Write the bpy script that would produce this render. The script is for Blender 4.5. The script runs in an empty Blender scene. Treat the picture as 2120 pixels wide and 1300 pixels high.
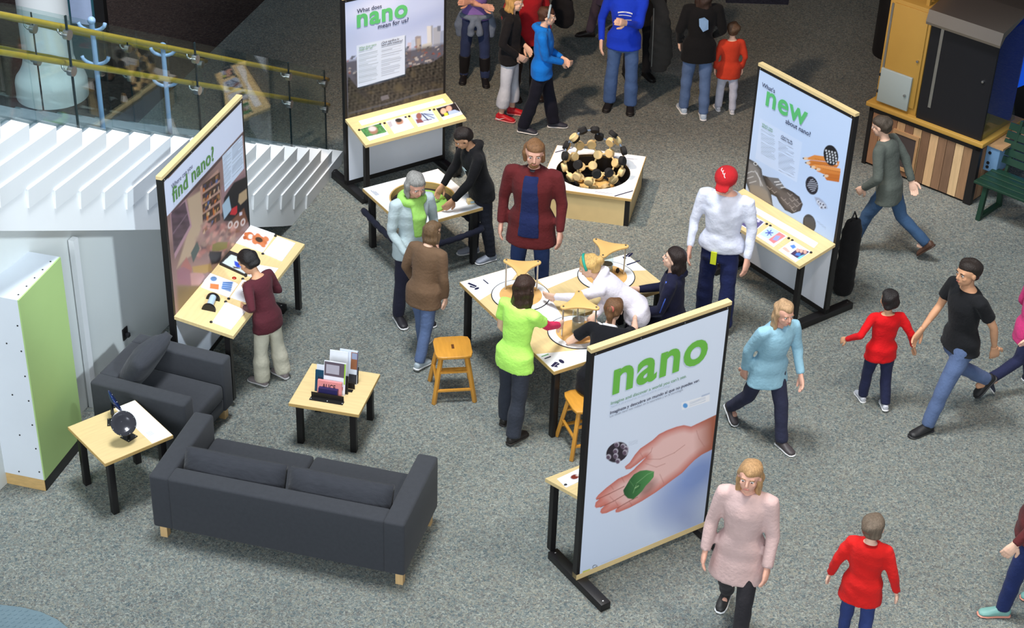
import bpy, bmesh, math, random
import numpy as np
from mathutils import Vector, Matrix, geometry
random.seed(7); RNG = np.random.RandomState(7)
SC = bpy.context.scene
COL = SC.collection
# ------------------------------------------------------------------ camera (calibrated on the photograph, 2120x1300)
FPX, PITCH, ROLL, CAMH = 3580.66, 0.57309, 0.036157, 9.1318
_fw = Vector((0, math.cos(PITCH), -math.sin(PITCH))); _rt = Vector((1, 0, 0)); _up = _rt.cross(_fw)
_c, _s = math.cos(ROLL), math.sin(ROLL)
CR = _c*_rt + _s*_up; CU = -_s*_rt + _c*_up
cd = bpy.data.cameras.new('camera'); cam = bpy.data.objects.new('camera', cd); COL.objects.link(cam)
m = Matrix((CR, CU, -_fw)).transposed().to_4x4(); m.translation = (0, 0, CAMH); cam.matrix_world = m
cd.sensor_width = 36; cd.lens = 36*FPX/2120; cd.clip_end = 200
SC.camera = cam
def ray(px, py): return _fw + CR*((px-1060)/FPX) + CU*((650-py)/FPX)
def W(px, py, z=0.0):
    d = ray(px, py); t = (z-CAMH)/d.z; return Vector((0, 0, CAMH)) + d*t
def WP(px, py, o, n):                       # pixel direction onto the plane through o with normal n
    d = ray(px, py); c = Vector((0, 0, CAMH)); return c + d*((o-c).dot(n)/d.dot(n))
def proj(P):
    v = Vector(P) - Vector((0, 0, CAMH)); w = v.dot(_fw)
    return 1060 + FPX*v.dot(CR)/w, 650 - FPX*v.dot(CU)/w
# ------------------------------------------------------------------ view, world, lights
SC.view_settings.view_transform = 'Standard'; SC.view_settings.look = 'None'
SC.view_settings.gamma = 1; SC.view_settings.use_curve_mapping = False
SC.view_settings.exposure = 0.0
wd = bpy.data.worlds.new('world'); SC.world = wd; wd.use_nodes = True
bg = wd.node_tree.nodes['Background']; bg.inputs[0].default_value = (.72, .84, 1, 1); bg.inputs[1].default_value = .30
def light(name, kind, loc, target, energy, color, size=1.0, spot=None, blend=.5, size_y=None):
    l = bpy.data.lights.new(name, kind); o = bpy.data.objects.new(name, l); COL.objects.link(o)
    o.location = loc; o.rotation_euler = (Vector(target)-Vector(loc)).to_track_quat('-Z', 'Y').to_euler()
    l.energy = energy; l.color = color
    if kind == 'AREA':
        l.size = size
        if size_y: l.shape = 'RECTANGLE'; l.size_y = size_y
    elif kind == 'SPOT':
        l.shadow_soft_size = size; l.spot_size = math.radians(spot); l.spot_blend = blend
    return o
light('skylight', 'AREA', (-1.3, 11.6, 15.0), (.2, 13.0, 0), 2100, (.95, .98, 1.0), 3.0)
light('window_wall', 'AREA', (-4.0, -8.0, 10.0), (0, 13, 1.0), 2900, (.90, .96, 1.0), 14.0, size_y=7.0)  # fill light added behind the camera to brighten the upright faces
light('window_light', 'SPOT', (4.6, 6.6, 7.6), (-4.3, 14.0, 1.9), 2900, (.80, .92, 1), .35, 25, .35)
light('track_spot_back', 'SPOT', (-1.0, 15.7, 4.7), (1.1, 18.4, 0), 760, (1, .72, .50), .12, 95, .8)
light('track_spot_far', 'SPOT', (3.2, 16.2, 4.7), (4.0, 19.3, 0), 170, (1, .78, .74), .12, 100, .9)
light('track_spot_right', 'SPOT', (3.6, 9.0, 9.0), (3.4, 11.2, 0), 1350, (1, .88, .74), .4, 70, .9)
# ------------------------------------------------------------------ helpers
def S(c):                                    # sRGB 0-255 -> linear
    return tuple(((x/255)/12.92 if x/255 <= .04045 else ((x/255+.055)/1.055)**2.4) for x in c)
MATS = {}
def mat(name, col, rough=.6, metal=0.0, var=0.0, vscale=8.0, stretch=(1, 1, 1), bump=0.0, bscale=60.0, spec=.5, sheen=0.0, trans=0.0, ior=1.45, alpha=1.0, coat=0.0, emit=0.0):
    if name in MATS: return MATS[name]
    M = bpy.data.materials.new(name); M.use_nodes = True; nt = M.node_tree; b = nt.nodes['Principled BSDF']
    c = S(col) + (1,)
    b.inputs['Base Color'].default_value = c; b.inputs['Roughness'].default_value = rough; b.inputs['Metallic'].default_value = metal
    b.inputs['Specular IOR Level'].default_value = spec; b.inputs['Sheen Weight'].default_value = sheen
    b.inputs['Transmission Weight'].default_value = trans; b.inputs['IOR'].default_value = ior; b.inputs['Alpha'].default_value = alpha
    b.inputs['Coat Weight'].default_value = coat
    if emit: b.inputs['Emission Color'].default_value = c; b.inputs['Emission Strength'].default_value = emit
    if var or bump:
        tc = nt.nodes.new('ShaderNodeTexCoord'); mp = nt.nodes.new('ShaderNodeMapping'); mp.inputs['Scale'].default_value = stretch
        nt.links.new(tc.outputs['Object'], mp.inputs[0])
    if var:
        n = nt.nodes.new('ShaderNodeTexNoise'); n.inputs['Scale'].default_value = vscale; n.inputs['Detail'].default_value = 5
        nt.links.new(mp.outputs[0], n.inputs['Vector'])
        r = nt.nodes.new('ShaderNodeMapRange'); r.inputs[1].default_value = .25; r.inputs[2].default_value = .75
        r.inputs[3].default_value = 1-var; r.inputs[4].default_value = 1+var; nt.links.new(n.outputs[0], r.inputs[0])
        v = nt.nodes.new('ShaderNodeVectorMath'); v.operation = 'SCALE'; v.inputs[0].default_value = c[:3]
        nt.links.new(r.outputs[0], v.inputs['Scale']); nt.links.new(v.outputs[0], b.inputs['Base Color'])
    if bump:
        n2 = nt.nodes.new('ShaderNodeTexNoise'); n2.inputs['Scale'].default_value = bscale; n2.inputs['Detail'].default_value = 4
        nt.links.new(mp.outputs[0], n2.inputs['Vector'])
        bp = nt.nodes.new('ShaderNodeBump'); bp.inputs['Strength'].default_value = bump; bp.inputs['Distance'].default_value = .01
        nt.links.new(n2.outputs[0], bp.inputs['Height']); nt.links.new(bp.outputs[0], b.inputs['Normal'])
    MATS[name] = M; return M
def cloth(col, rough=.9, bump=.5): return mat('cloth_%d_%d_%d' % col, col, rough, var=.10, vscale=9, bump=bump, bscale=38, spec=.2, sheen=.05)
def plain(col, rough=.5): return mat('plain_%d_%d_%d_%d' % (*col, int(rough*100)), col, rough, var=.04, vscale=14)
def print_mat():
    if 'print' in MATS: return MATS['print']
    M = bpy.data.materials.new('print'); M.use_nodes = True; nt = M.node_tree; b = nt.nodes['Principled BSDF']
    a = nt.nodes.new('ShaderNodeAttribute'); a.attribute_name = 'Col'; nt.links.new(a.outputs['Color'], b.inputs['Base Color'])
    b.inputs['Roughness'].default_value = .45; MATS['print'] = M; return M
BIRCH = mat('birch', (226, 200, 146), .45, var=.07, vscale=5, stretch=(1, 9, 1))
PLY = mat('birch_edge', (205, 170, 108), .5, var=.16, vscale=6, stretch=(1, 1, 24))
BLACK = mat('black_steel', (26, 24, 25), .45, var=.08)
WHITE = mat('white_laminate', (236, 238, 240), .35, var=.015, vscale=2)
WHITEP = mat('white_paint', (238, 240, 242), .5, var=.02, vscale=1.5)
CHROME = mat('brushed_steel', (196, 196, 196), .28, 1.0, var=.05)
def rotz(a): return Matrix.Rotation(a, 4, 'Z')
ROOTM = {}
def put(o, label=None, cat=None, group=None, kind=None):
    if label: o['label'] = label
    if cat: o['category'] = cat
    if group: o['group'] = group
    if kind: o['kind'] = kind
    return o
def thing(name, label, cat, loc=(0, 0, 0), rz=0.0, group=None, kind=None):
    o = bpy.data.objects.new(name, None); COL.objects.link(o); o.empty_display_size = .1
    o.location = loc; o.rotation_euler = (0, 0, rz); ROOTM[o.name] = Matrix.Translation(Vector(loc)) @ rotz(rz)
    return put(o, label, cat, group, kind)
def rmat(o): return ROOTM.get(o.name, Matrix.Identity(4))
class MB:
    def __init__(s): s.v = []; s.f = []; s.m = []
    def add(s, vs, fs, mi=0):
        k = len(s.v); s.v += [tuple(x) for x in vs]; s.f += [tuple(i+k for i in f) for f in fs]; s.m += [mi]*len(fs); return s
    def hexa(s, b, t, mi=0):                  # four bottom points, four top points
        return s.add(list(b)+list(t), [(3, 2, 1, 0), (4, 5, 6, 7), (0, 1, 5, 4), (1, 2, 6, 5), (2, 3, 7, 6), (3, 0, 4, 7)], mi)
    def box(s, x0, x1, y0, y1, z0, z1, mi=0):
        return s.hexa([(x0, y0, z0), (x1, y0, z0), (x1, y1, z0), (x0, y1, z0)], [(x0, y0, z1), (x1, y0, z1), (x1, y1, z1), (x0, y1, z1)], mi)
    def bar(s, p, q, w, h, mi=0, up=(0, 0, 1)):   # box beam between two points
        p, q = Vector(p), Vector(q); d = (q-p).normalized(); u = Vector(up)
        a = d.cross(u)
        if a.length < 1e-4: a = d.cross(Vector((1, 0, 0)))
        a.normalize(); c = a.cross(d)
        r = [a*(-w/2)+c*(-h/2), a*(w/2)+c*(-h/2), a*(w/2)+c*(h/2), a*(-w/2)+c*(h/2)]
        return s.hexa([p+x for x in r], [q+x for x in r], mi)
    def prism(s, poly, vec, mi=0):
        n = len(poly); v = Vector(vec); a = [Vector(x) for x in poly]
        return s.add(a+[x+v for x in a], [tuple(range(n-1, -1, -1)), tuple(range(n, 2*n))]+[(i, (i+1) % n, n+(i+1) % n, n+i) for i in range(n)], mi)
    def tube(s, pts, r, n=10, mi=0, cap=True):
        P = [Vector(p) for p in pts]; R = r if isinstance(r, (list, tuple)) else [r]*len(P)
        ref = None; vs = []
        for i, p in enumerate(P):
            t = (P[min(i+1, len(P)-1)]-P[max(i-1, 0)]).normalized()
            if ref is None:
                ref = t.cross(Vector((0, 0, 1)))
                if ref.length < 1e-3: ref = Vector((1, 0, 0))
            ref = (ref - t*ref.dot(t)).normalized(); b = t.cross(ref)
            vs += [p+(ref*math.cos(2*math.pi*k/n)+b*math.sin(2*math.pi*k/n))*R[i] for k in range(n)]
        fs = [(i*n+k, i*n+(k+1) % n, (i+1)*n+(k+1) % n, (i+1)*n+k) for i in range(len(P)-1) for k in range(n)]
        if cap: fs += [tuple(range(n-1, -1, -1)), tuple((len(P)-1)*n+k for k in range(n))]
        return s.add(vs, fs, mi)
    def lathe(s, prof, c=(0, 0, 0), n=32, mi=0, ax=None, cap=True):
        c = Vector(c); A = Vector((1, 0, 0)); B = Vector((0, 1, 0)); Z = Vector((0, 0, 1))
        if ax is not None:
            Z = Vector(ax).normalized(); A = Z.orthogonal().normalized(); B = Z.cross(A)
        vs = [c+A*(r*math.cos(2*math.pi*k/n))+B*(r*math.sin(2*math.pi*k/n))+Z*z for r, z in prof for k in range(n)]
        fs = [(i*n+k, i*n+(k+1) % n, (i+1)*n+(k+1) % n, (i+1)*n+k) for i in range(len(prof)-1) for k in range(n)]
        if cap and prof[0][0] > 1e-6: fs.append(tuple(range(n-1, -1, -1)))
        if cap and prof[-1][0] > 1e-6: fs.append(tuple((len(prof)-1)*n+k for k in range(n)))
        return s.add(vs, fs, mi)
    def ell(s, c, r, n=14, m=9, mi=0, R=None):
        c = Vector(c); vs = []
        for i in range(m+1):
            a = math.pi*i/m
            for k in range(n):
                b = 2*math.pi*k/n; d = Vector((r[0]*math.sin(a)*math.cos(b), r[1]*math.sin(a)*math.sin(b), -r[2]*math.cos(a)))
                vs.append(c+((R @ d) if R else d))
        fs = [(i*n+k, i*n+(k+1) % n, (i+1)*n+(k+1) % n, (i+1)*n+k) for i in range(m) for k in range(n)]
        return s.add(vs, fs, mi)
    def mesh(s, name):
        me = bpy.data.meshes.new(name); me.from_pydata([tuple(v) for v in s.v], [], s.f); me.update(); return me
    def build(s, name, mats, parent=None, bevel=0.0, smooth=False, world=False, seg=2, kind=None, label=None):
        if not isinstance(mats, (list, tuple)): mats = [mats]
        me = s.mesh(name)
        if world and parent is not None:
            r = parent
            while r.parent is not None: r = r.parent
            me.transform(rmat(r).inverted())
        for q in mats: me.materials.append(q)
        if len(mats) > 1: me.polygons.foreach_set('material_index', s.m)
        bm = bmesh.new(); bm.from_mesh(me)
        bmesh.ops.remove_doubles(bm, verts=bm.verts, dist=1e-5)
        bmesh.ops.recalc_face_normals(bm, faces=bm.faces)
        if bevel: bmesh.ops.bevel(bm, geom=[e for e in bm.edges if len(e.link_faces) == 2 and e.calc_face_angle(0) > .5], offset=bevel, segments=seg, affect='EDGES', profile=.5, clamp_overlap=True)
        bm.to_mesh(me); bm.free()
        if smooth or bevel:
            me.polygons.foreach_set('use_smooth', [True]*len(me.polygons))
            if bevel or smooth == 'auto': me.set_sharp_from_angle(angle=math.radians(38 if not bevel else 50))
        o = bpy.data.objects.new(name, me); COL.objects.link(o); o.parent = parent
        if kind: o['kind'] = kind
        if label: o['label'] = label
        return o
def dup(o, parent=None):
    c = o.copy(); COL.objects.link(c); c.parent = parent
    for ch in o.children: dup(ch, c)
    return c
TXT = {}
def text_geo(s, bold=0.0, sx=1.0):
    k = (s, bold)
    if k not in TXT:
        cu = bpy.data.curves.new('t', 'FONT'); cu.body = s; cu.offset = bold; cu.resolution_u = 4; cu.size = 1.0
        if bold > .015: cu.space_character = 1.0+bold*3.0
        o = bpy.data.objects.new('t', cu); COL.objects.link(o)
        dg = bpy.context.evaluated_depsgraph_get(); me = bpy.data.meshes.new_from_object(o.evaluated_get(dg))
        bpy.data.objects.remove(o); bpy.data.curves.remove(cu)
        v = np.array([x.co[:2] for x in me.vertices]); f = [tuple(p.vertices) for p in me.polygons]; bpy.data.meshes.remove(me)
        v[:, 0] -= v[:, 0].min(); TXT[k] = (v, f)
    return TXT[k]
def text_to(mb, s, o, u, v, width, height=None, bold=0.0, mi=0, slant=0.0):
    """letters laid on the plane o + a*u + b*v; width of the line and optional height of a 1-unit em"""
    t, f = text_geo(s, bold); k = width/max(t[:, 0].max(), 1e-6); h = height if height else k
    mb.add([Vector(o)+u*float(x*k+slant*y*h)+v*float(y*h) for x, y in t], f, mi)
# soft painting of flat prints: X, Y arrays of positions, C array of colours
def sdist(X, Y, poly):
    P = np.array(poly, float); d = np.full(X.shape, 1e9); ins = np.zeros(X.shape, bool)
    for i in range(len(P)):
        a, b = P[i-1], P[i]; e = b-a; L = e @ e + 1e-12
        t = np.clip(((X-a[0])*e[0]+(Y-a[1])*e[1])/L, 0, 1); d = np.minimum(d, np.hypot(X-a[0]-t*e[0], Y-a[1]-t*e[1]))
        c = ((a[1] > Y) != (b[1] > Y)); xi = a[0]+(Y-a[1])*e[0]/(e[1] if abs(e[1]) > 1e-9 else 1e-9); ins ^= c & (X < xi)
    return np.where(ins, d, -d)
class Paint:
    def __init__(s, X, Y, base): s.X, s.Y = X, Y; s.C = np.tile(np.array(S(base)), X.shape+(1,)).astype(float)
    def mix(s, a, col):
        c = np.array(S(col)) if not isinstance(col, np.ndarray) else col
        s.C = s.C*(1-a[..., None]) + c*a[..., None]
    def poly(s, pts, col, soft=1.0, op=1.0): s.mix(np.clip(sdist(s.X, s.Y, pts)/soft+.5, 0, 1)*op, col)
    def ell(s, cx, cy, rx, ry, col, soft=.15, op=1.0, ang=0.0):
        c, q = math.cos(ang), math.sin(ang); dx, dy = s.X-cx, s.Y-cy
        r = np.hypot((dx*c+dy*q)/rx, (-dx*q+dy*c)/ry); s.mix(np.clip((1-r)/soft+.5, 0, 1)*op, col)
    def line(s, pts, w, col, op=1.0):
        for a, b in zip(pts[:-1], pts[1:]):
            ex, ey = b[0]-a[0], b[1]-a[1]; L = ex*ex+ey*ey+1e-9; t = np.clip(((s.X-a[0])*ex+(s.Y-a[1])*ey)/L, 0, 1)
            s.mix(np.clip((w/2-np.hypot(s.X-a[0]-t*ex, s.Y-a[1]-t*ey))+.5, 0, 1)*op, col)
    def vary(s, amt, fx, fy, seed=0, mask=None):
        r = np.random.RandomState(seed); n = np.zeros(s.X.shape)
        for k in range(9):
            a = r.uniform(0, 6.28); w = r.uniform(.6, 2.2); n += np.sin((s.X*math.cos(a)*fx+s.Y*math.sin(a)*fy)*w+r.uniform(0, 6.28))
        n = n/9*amt*2.2; s.C = np.clip(s.C*(1+(n if mask is None else n*mask)[..., None]), 0, 1)
def color_mesh(name, verts, faces, cols, parent, label=None):
    me = bpy.data.meshes.new(name); me.from_pydata(verts, [], faces); me.materials.append(print_mat())
    ca = me.color_attributes.new('Col', 'FLOAT_COLOR', 'POINT'); a = np.ones((len(verts), 4), np.float32); a[:, :3] = np.asarray(cols).reshape(-1, 3)
    ca.data.foreach_set('color', a.ravel()); me.update()
    o = bpy.data.objects.new(name, me); COL.objects.link(o); o.parent = parent
    if label: o['label'] = label
    return o
def print_sheet(name, o, u, v, w, h, cell, painter, parent, base=(235, 240, 248), pixels=True, label=None):
    """flat printed sheet on the plane o + a*u + b*v (world); painter(p) paints it; p.X,p.Y in photo pixels or metres"""
    nx, ny = max(2, int(w/cell)), max(2, int(h/cell)); A, B = np.meshgrid(np.linspace(0, w, nx), np.linspace(0, h, ny))
    o, u, v = np.array(o), np.array(u), np.array(v); P = o+A[..., None]*u+B[..., None]*v
    if pixels:
        Q = P-np.array([0, 0, CAMH]); ww = Q @ np.array(_fw); X = 1060+FPX*(Q @ np.array(CR))/ww; Y = 650-FPX*(Q @ np.array(CU))/ww
    else: X, Y = A, B
    p = Paint(X, Y, base); painter(p)
    idx = np.arange(nx*ny).reshape(ny, nx)
    F = np.stack([idx[:-1, :-1], idx[:-1, 1:], idx[1:, 1:], idx[1:, :-1]], -1).reshape(-1, 4)
    r = parent
    while r.parent is not None: r = r.parent
    Mi = np.array(rmat(r).inverted()); V = P.reshape(-1, 3) @ Mi[:3, :3].T + Mi[:3, 3]
    return color_mesh(name, V.tolist(), F.tolist(), p.C, parent, label)
# ================================================================== the setting
def carpet(name, pal, scale=42.0):
    M = bpy.data.materials.new(name); M.use_nodes = True; nt = M.node_tree; N = nt.nodes; L = nt.links; b = N['Principled BSDF']
    tc = N.new('ShaderNodeTexCoord'); nz = N.new('ShaderNodeTexNoise'); nz.inputs['Scale'].default_value = 30; nz.inputs['Detail'].default_value = 3
    L.new(tc.outputs['Object'], nz.inputs['Vector'])
    mx = N.new('ShaderNodeVectorMath'); mx.operation = 'MULTIPLY_ADD'; mx.inputs[1].default_value = (.045, .045, .045)
    L.new(nz.outputs['Color'], mx.inputs[0]); L.new(tc.outputs['Object'], mx.inputs[2])
    vo = N.new('ShaderNodeTexVoronoi'); vo.inputs['Scale'].default_value = scale; L.new(mx.outputs[0], vo.inputs['Vector'])
    sp = N.new('ShaderNodeSeparateColor'); L.new(vo.outputs['Color'], sp.inputs[0])
    rp = N.new('ShaderNodeValToRGB'); cr = rp.color_ramp
    while len(cr.elements) < len(pal): cr.elements.new(.5)
    for i, c in enumerate(pal): cr.elements[i].position = i/(len(pal)-1); cr.elements[i].color = S(c)+(1,)
    L.new(sp.outputs[0], rp.inputs[0])
    n2 = N.new('ShaderNodeTexNoise'); n2.inputs['Scale'].default_value = 150; n2.inputs['Detail'].default_value = 4; L.new(tc.outputs['Object'], n2.inputs['Vector'])
    n3 = N.new('ShaderNodeTexNoise'); n3.inputs['Scale'].default_value = 1.1; n3.inputs['Detail'].default_value = 3; L.new(tc.outputs['Object'], n3.inputs['Vector'])
    r2 = N.new('ShaderNodeMapRange'); r2.inputs[1].default_value = .3; r2.inputs[2].default_value = .7; r2.inputs[3].default_value = .5; r2.inputs[4].default_value = 1.5; L.new(n2.outputs[0], r2.inputs[0])
    r3 = N.new('ShaderNodeMapRange'); r3.inputs[1].default_value = .3; r3.inputs[2].default_value = .7; r3.inputs[3].default_value = .92; r3.inputs[4].default_value = 1.08; L.new(n3.outputs[0], r3.inputs[0])
    mm = N.new('ShaderNodeMath'); mm.operation = 'MULTIPLY'; L.new(r2.outputs[0], mm.inputs[0]); L.new(r3.outputs[0], mm.inputs[1])
    sc = N.new('ShaderNodeVectorMath'); sc.operation = 'SCALE'; L.new(rp.outputs[0], sc.inputs[0]); L.new(mm.outputs[0], sc.inputs['Scale'])
    L.new(sc.outputs[0], b.inputs['Base Color']); b.inputs['Roughness'].default_value = .95; b.inputs['Specular IOR Level'].default_value = .15
    bp = N.new('ShaderNodeBump'); bp.inputs['Strength'].default_value = .6; bp.inputs['Distance'].default_value = .01; L.new(n2.outputs[0], bp.inputs['Height']); L.new(bp.outputs[0], b.inputs['Normal'])
    return M
CARPET = carpet('loop_carpet', [(84, 96, 100), (120, 128, 126), (140, 140, 128), (106, 116, 116), (152, 156, 148), (98, 100, 100), (130, 128, 120)], 70.0)
DARKCARPET = carpet('dark_carpet', [(54, 44, 42), (70, 58, 54), (48, 40, 40), (74, 64, 60)])
BLUECARPET = carpet('blue_carpet', [(52, 56, 72), (64, 66, 82), (44, 48, 62)])
put(MB().box(-14, 14, 4, 30, -.2, 0).build('floor', CARPET), kind='structure')
d0 = W(548, 0); d1 = W(300, 240); dd = (d0-d1).normalized()
put(MB().prism([d1-dd*4+Vector((0, 0, .0005)), d0+dd*6+Vector((0, 0, .0005)), d0+dd*6+Vector((-9, 2, .0005)), d1-dd*4+Vector((-9, 2, .0005))], (0, 0, .004)).build('floor_dark_carpet', DARKCARPET), kind='structure')
q = [W(1495, -40), W(1640, -40), W(1632, 10), W(1503, 6)]
put(MB().prism([x+Vector((0, 0, .0005)) for x in q[::-1]], (0, 0, .004)).build('floor_blue_carpet', BLUECARPET), kind='structure')
# unseen roof slab added above the view to darken the far floor
put(MB().box(-3.4, 14, 15.6, 30, 5.0, 5.3).build('ceiling', mat('ceiling_paint', (60, 54, 50), .9, var=.05)), kind='structure')
put(MB().box(-14, 14, 27, 27.2, 0, 5.0).build('wall_back', mat('back_paint', (70, 58, 54), .9, var=.05)), kind='structure')  # unseen wall added to block ambient light at the far end
# ---- diamond plate in the near corner
pl = [(-60, 1250), (0, 1254), (45, 1259), (85, 1269), (118, 1284), (142, 1303), (158, 1330), (-60, 1330)]
dp = thing('diamond_plate', 'grey-blue raised diamond tread metal plate with curved edge on the carpet', 'floor plate', W(60, 1290))
pw = [W(x, y, 0) for x, y in pl]
STEEL = mat('plate_steel', (128, 150, 160), .42, .6, var=.08)
MB().prism([v+Vector((0, 0, .001)) for v in pw[::-1]], (0, 0, .011)).build('plate', STEEL, dp, world=True)
tr = MB(); px2 = np.array([(v.x, v.y) for v in pw]); o0 = W(0, 1290)
for i in range(-14, 20):
    for j in range(-9, 14):
        c = Vector((o0.x+i*.048+(j % 2)*.024, o0.y+j*.042, .012))
        if sdist(np.array([c.x]), np.array([c.y]), px2)[0] > .02:
            a = math.radians(38); e = Vector((math.cos(a), math.sin(a), 0))*.015
            tr.prism([c-e, c+Vector((.004, -.004, 0)), c+e, c+Vector((-.004, .004, 0))], (0, 0, .003))
tr.build('raised_tread', STEEL, dp, world=True, kind='stuff')
# ================================================================== curved staircase
SP0, SA, SRUN, SR, SL, SDA = Vector((-1.9460, 17.1015, 0)), 1.32951, .32137, .16813, 1.07513/.32137, -.0067389
SPTS = [SP0-Vector((math.cos(SA-SDA*.5), math.sin(SA-SDA*.5), 0))*SRUN*(-1)]
SPTS = [SP0]
for i in range(40):
    a = SA+SDA*(i+.5); SPTS.append(SPTS[-1]-Vector((math.cos(a), math.sin(a), 0))*SRUN)
def sp(s, off=0.0, z=0.0):                     # point at step s, off metres inwards of the outer face
    i = max(0, min(int(math.floor(s)), 38)); e = SPTS[i+1]-SPTS[i]; p = SPTS[i]+e*(s-i)
    n = Vector((e.y, -e.x, 0)).normalized()     # pointing away from the viewer side
    return p+n*off+Vector((0, 0, z))
NST = 23
SW = 1.55
st = thing('staircase', 'curved white staircase of stacked slab steps rising along the left', 'staircase', sp(8))
TREAD = mat('tread_top', (120, 132, 140), .75, var=.1, vscale=20)
for i in range(NST):
    b, t = SR*i, SR*(i+1)
    s0, s1 = i, i+SL
    mid = (s0+s1)/2
    mb = MB()
    for a, c in ((s0, mid), (mid, s1)):
        mb.hexa([sp(c, .016, b), sp(a, .016, b), sp(a, .16, b), sp(c, .16, b)], [sp(c, 0, t), sp(a, 0, t), sp(a, .16, t), sp(c, .16, t)])
    mb.build('step_slab', WHITEP, st, world=True)
    mb = MB().hexa([sp(s0+1.05, .16, b+.02), sp(s0+.03, .16, b+.02), sp(s0+.03, SW, b+.02), sp(s0+1.05, SW, b+.02)], [sp(s0+1.05, .16, t-.004), sp(s0+.03, .16, t-.004), sp(s0+.03, SW, t-.004), sp(s0+1.05, SW, t-.004)])
    mb.build('tread', TREAD, st, world=True)
mb = MB(); S0 = SL+1.19
for k in range(40):
    a, c = 1.0+k*.7, 1.0+(k+1)*.7
    za, zc = max(0, SR*(a-S0)), max(0, SR*(c-S0)); ta, tc_ = max(.02, SR*(a-.6)), max(.02, SR*(c-.6))
    if c > NST+4: break
    mb.hexa([sp(c, .028, zc), sp(a, .028, za), sp(a, .15, za), sp(c, .15, zc)], [sp(c, .028, tc_), sp(a, .028, ta), sp(a, .15, ta), sp(c, .15, tc_)])
mb.build('stringer', WHITEP, st, world=True)
mb = MB()
for k in range(20):
    a, c = S0+k, S0+k+1
    mb.hexa([sp(c, .15, SR*(c-S0)), sp(a, .15, SR*(a-S0)), sp(a, SW, SR*(a-S0)), sp(c, SW, SR*(c-S0))], [sp(c, .15, SR*(c-S0)+.06), sp(a, .15, SR*(a-S0)+.06), sp(a, SW, SR*(a-S0)+.06), sp(c, SW, SR*(c-S0)+.06)])
mb.build('soffit', WHITEP, st, world=True)
# ---- wall under the stair
wa, wb = sp(9.2, .34), sp(27, .34)
def wallz(s): return SR*(s-S0)
mb = MB(); ss = [9.2, 13, 17, 21, 24]
for a, c in zip(ss[:-1], ss[1:]):
    mb.hexa([sp(c, .34), sp(a, .34), sp(a, .46), sp(c, .46)], [sp(c, .34, wallz(c)), sp(a, .34, wallz(a)), sp(a, .46, wallz(a)), sp(c, .46, wallz(c))])
put(mb.build('wall_left', mat('wall_paint', (226, 230, 228), .7, var=.02, vscale=1.2)), kind='structure')
def wallpt(px, py, off=.34):
    best = min((abs(proj(sp(9+k*.05, off, 1.0))[0]-0), k) for k in range(1))
    # intersect pixel ray with the local wall segment
    for k in range(9, 26):
        a, c = sp(k, off), sp(k+1, off); n = Vector(((c-a).y, -(c-a).x, 0)).normalized(); P = WP(px, py, a, n)
        t = (P-a).dot(c-a)/(c-a).length_squared
        if 0 <= t <= 1: return P, -n, (a-c).normalized()
    return P, -n, (a-c).normalized()
P, n, u = wallpt(152, 560)
put(MB().box(-.035, .035, -.03, .02, 0, 1.0).build('trim_1', WHITEP), kind='structure')
t1 = bpy.data.objects['trim_1']; t1.location = (P.x+n.x*.03, P.y+n.y*.03, 0); t1.scale = (1, 1, max(.3, P.z+.32)); t1.rotation_euler = (0, 0, math.atan2(u.y, u.x))
P, n, u = wallpt(258, 690)
ol = thing('wall_outlet', 'black wall socket with a plug in it beside the armchair back', 'outlet', (P.x, P.y, P.z), math.atan2(u.y, u.x))
MB().box(-.04, .04, -.012, -.001, -.06, .06).build('cover_plate', BLACK, ol, bevel=.003)
MB().box(-.016, .02, -.05, -.012, -.03, .01).build('plug', plain((40, 40, 44)), ol, bevel=.005)
# ---- railings
def glassmat():
    M = bpy.data.materials.new('rail_glass'); M.use_nodes = True; nt = M.node_tree; N = nt.nodes; N.remove(N['Principled BSDF'])
    tr = N.new('ShaderNodeBsdfTransparent'); tr.inputs[0].default_value = (.88, .95, .95, 1); gl = N.new('ShaderNodeBsdfGlossy'); gl.inputs['Roughness'].default_value = .01
    lw = N.new('ShaderNodeLayerWeight'); pw5 = N.new('ShaderNodeMath'); pw5.operation = 'POWER'; pw5.inputs[1].default_value = 5; nt.links.new(lw.outputs['Facing'], pw5.inputs[0]); fr = N.new('ShaderNodeMath'); fr.operation = 'MULTIPLY_ADD'; fr.inputs[1].default_value = .9; fr.inputs[2].default_value = .05; nt.links.new(pw5.outputs[0], fr.inputs[0]); mx = N.new('ShaderNodeMixShader'); ns = N.new('ShaderNodeTexNoise'); ns.inputs['Scale'].default_value = .6
    ad = N.new('ShaderNodeMath'); ad.operation = 'MULTIPLY_ADD'; ad.inputs[1].default_value = .03; nt.links.new(ns.outputs[0], ad.inputs[0]); nt.links.new(fr.outputs[0], ad.inputs[2])
    nt.links.new(ad.outputs[0], mx.inputs[0]); nt.links.new(tr.outputs[0], mx.inputs[1]); nt.links.new(gl.outputs[0], mx.inputs[2])
    nt.links.new(mx.outputs[0], N['Material Output'].inputs[0]); return M
GLASS = glassmat()
YRAIL = mat('yellow_wood_rail', (196, 160, 58), .35, var=.1, vscale=4, stretch=(1, 1, 6), coat=.3)
TEALEDGE = mat('glass_edge', (26, 46, 52), .2)
def s_of_px(x, off):
    return min((abs(proj(sp(k*.02, off, SR*(k*.02+1)))[0]-x), k*.02) for k in range(0, 1200))[1]
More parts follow.
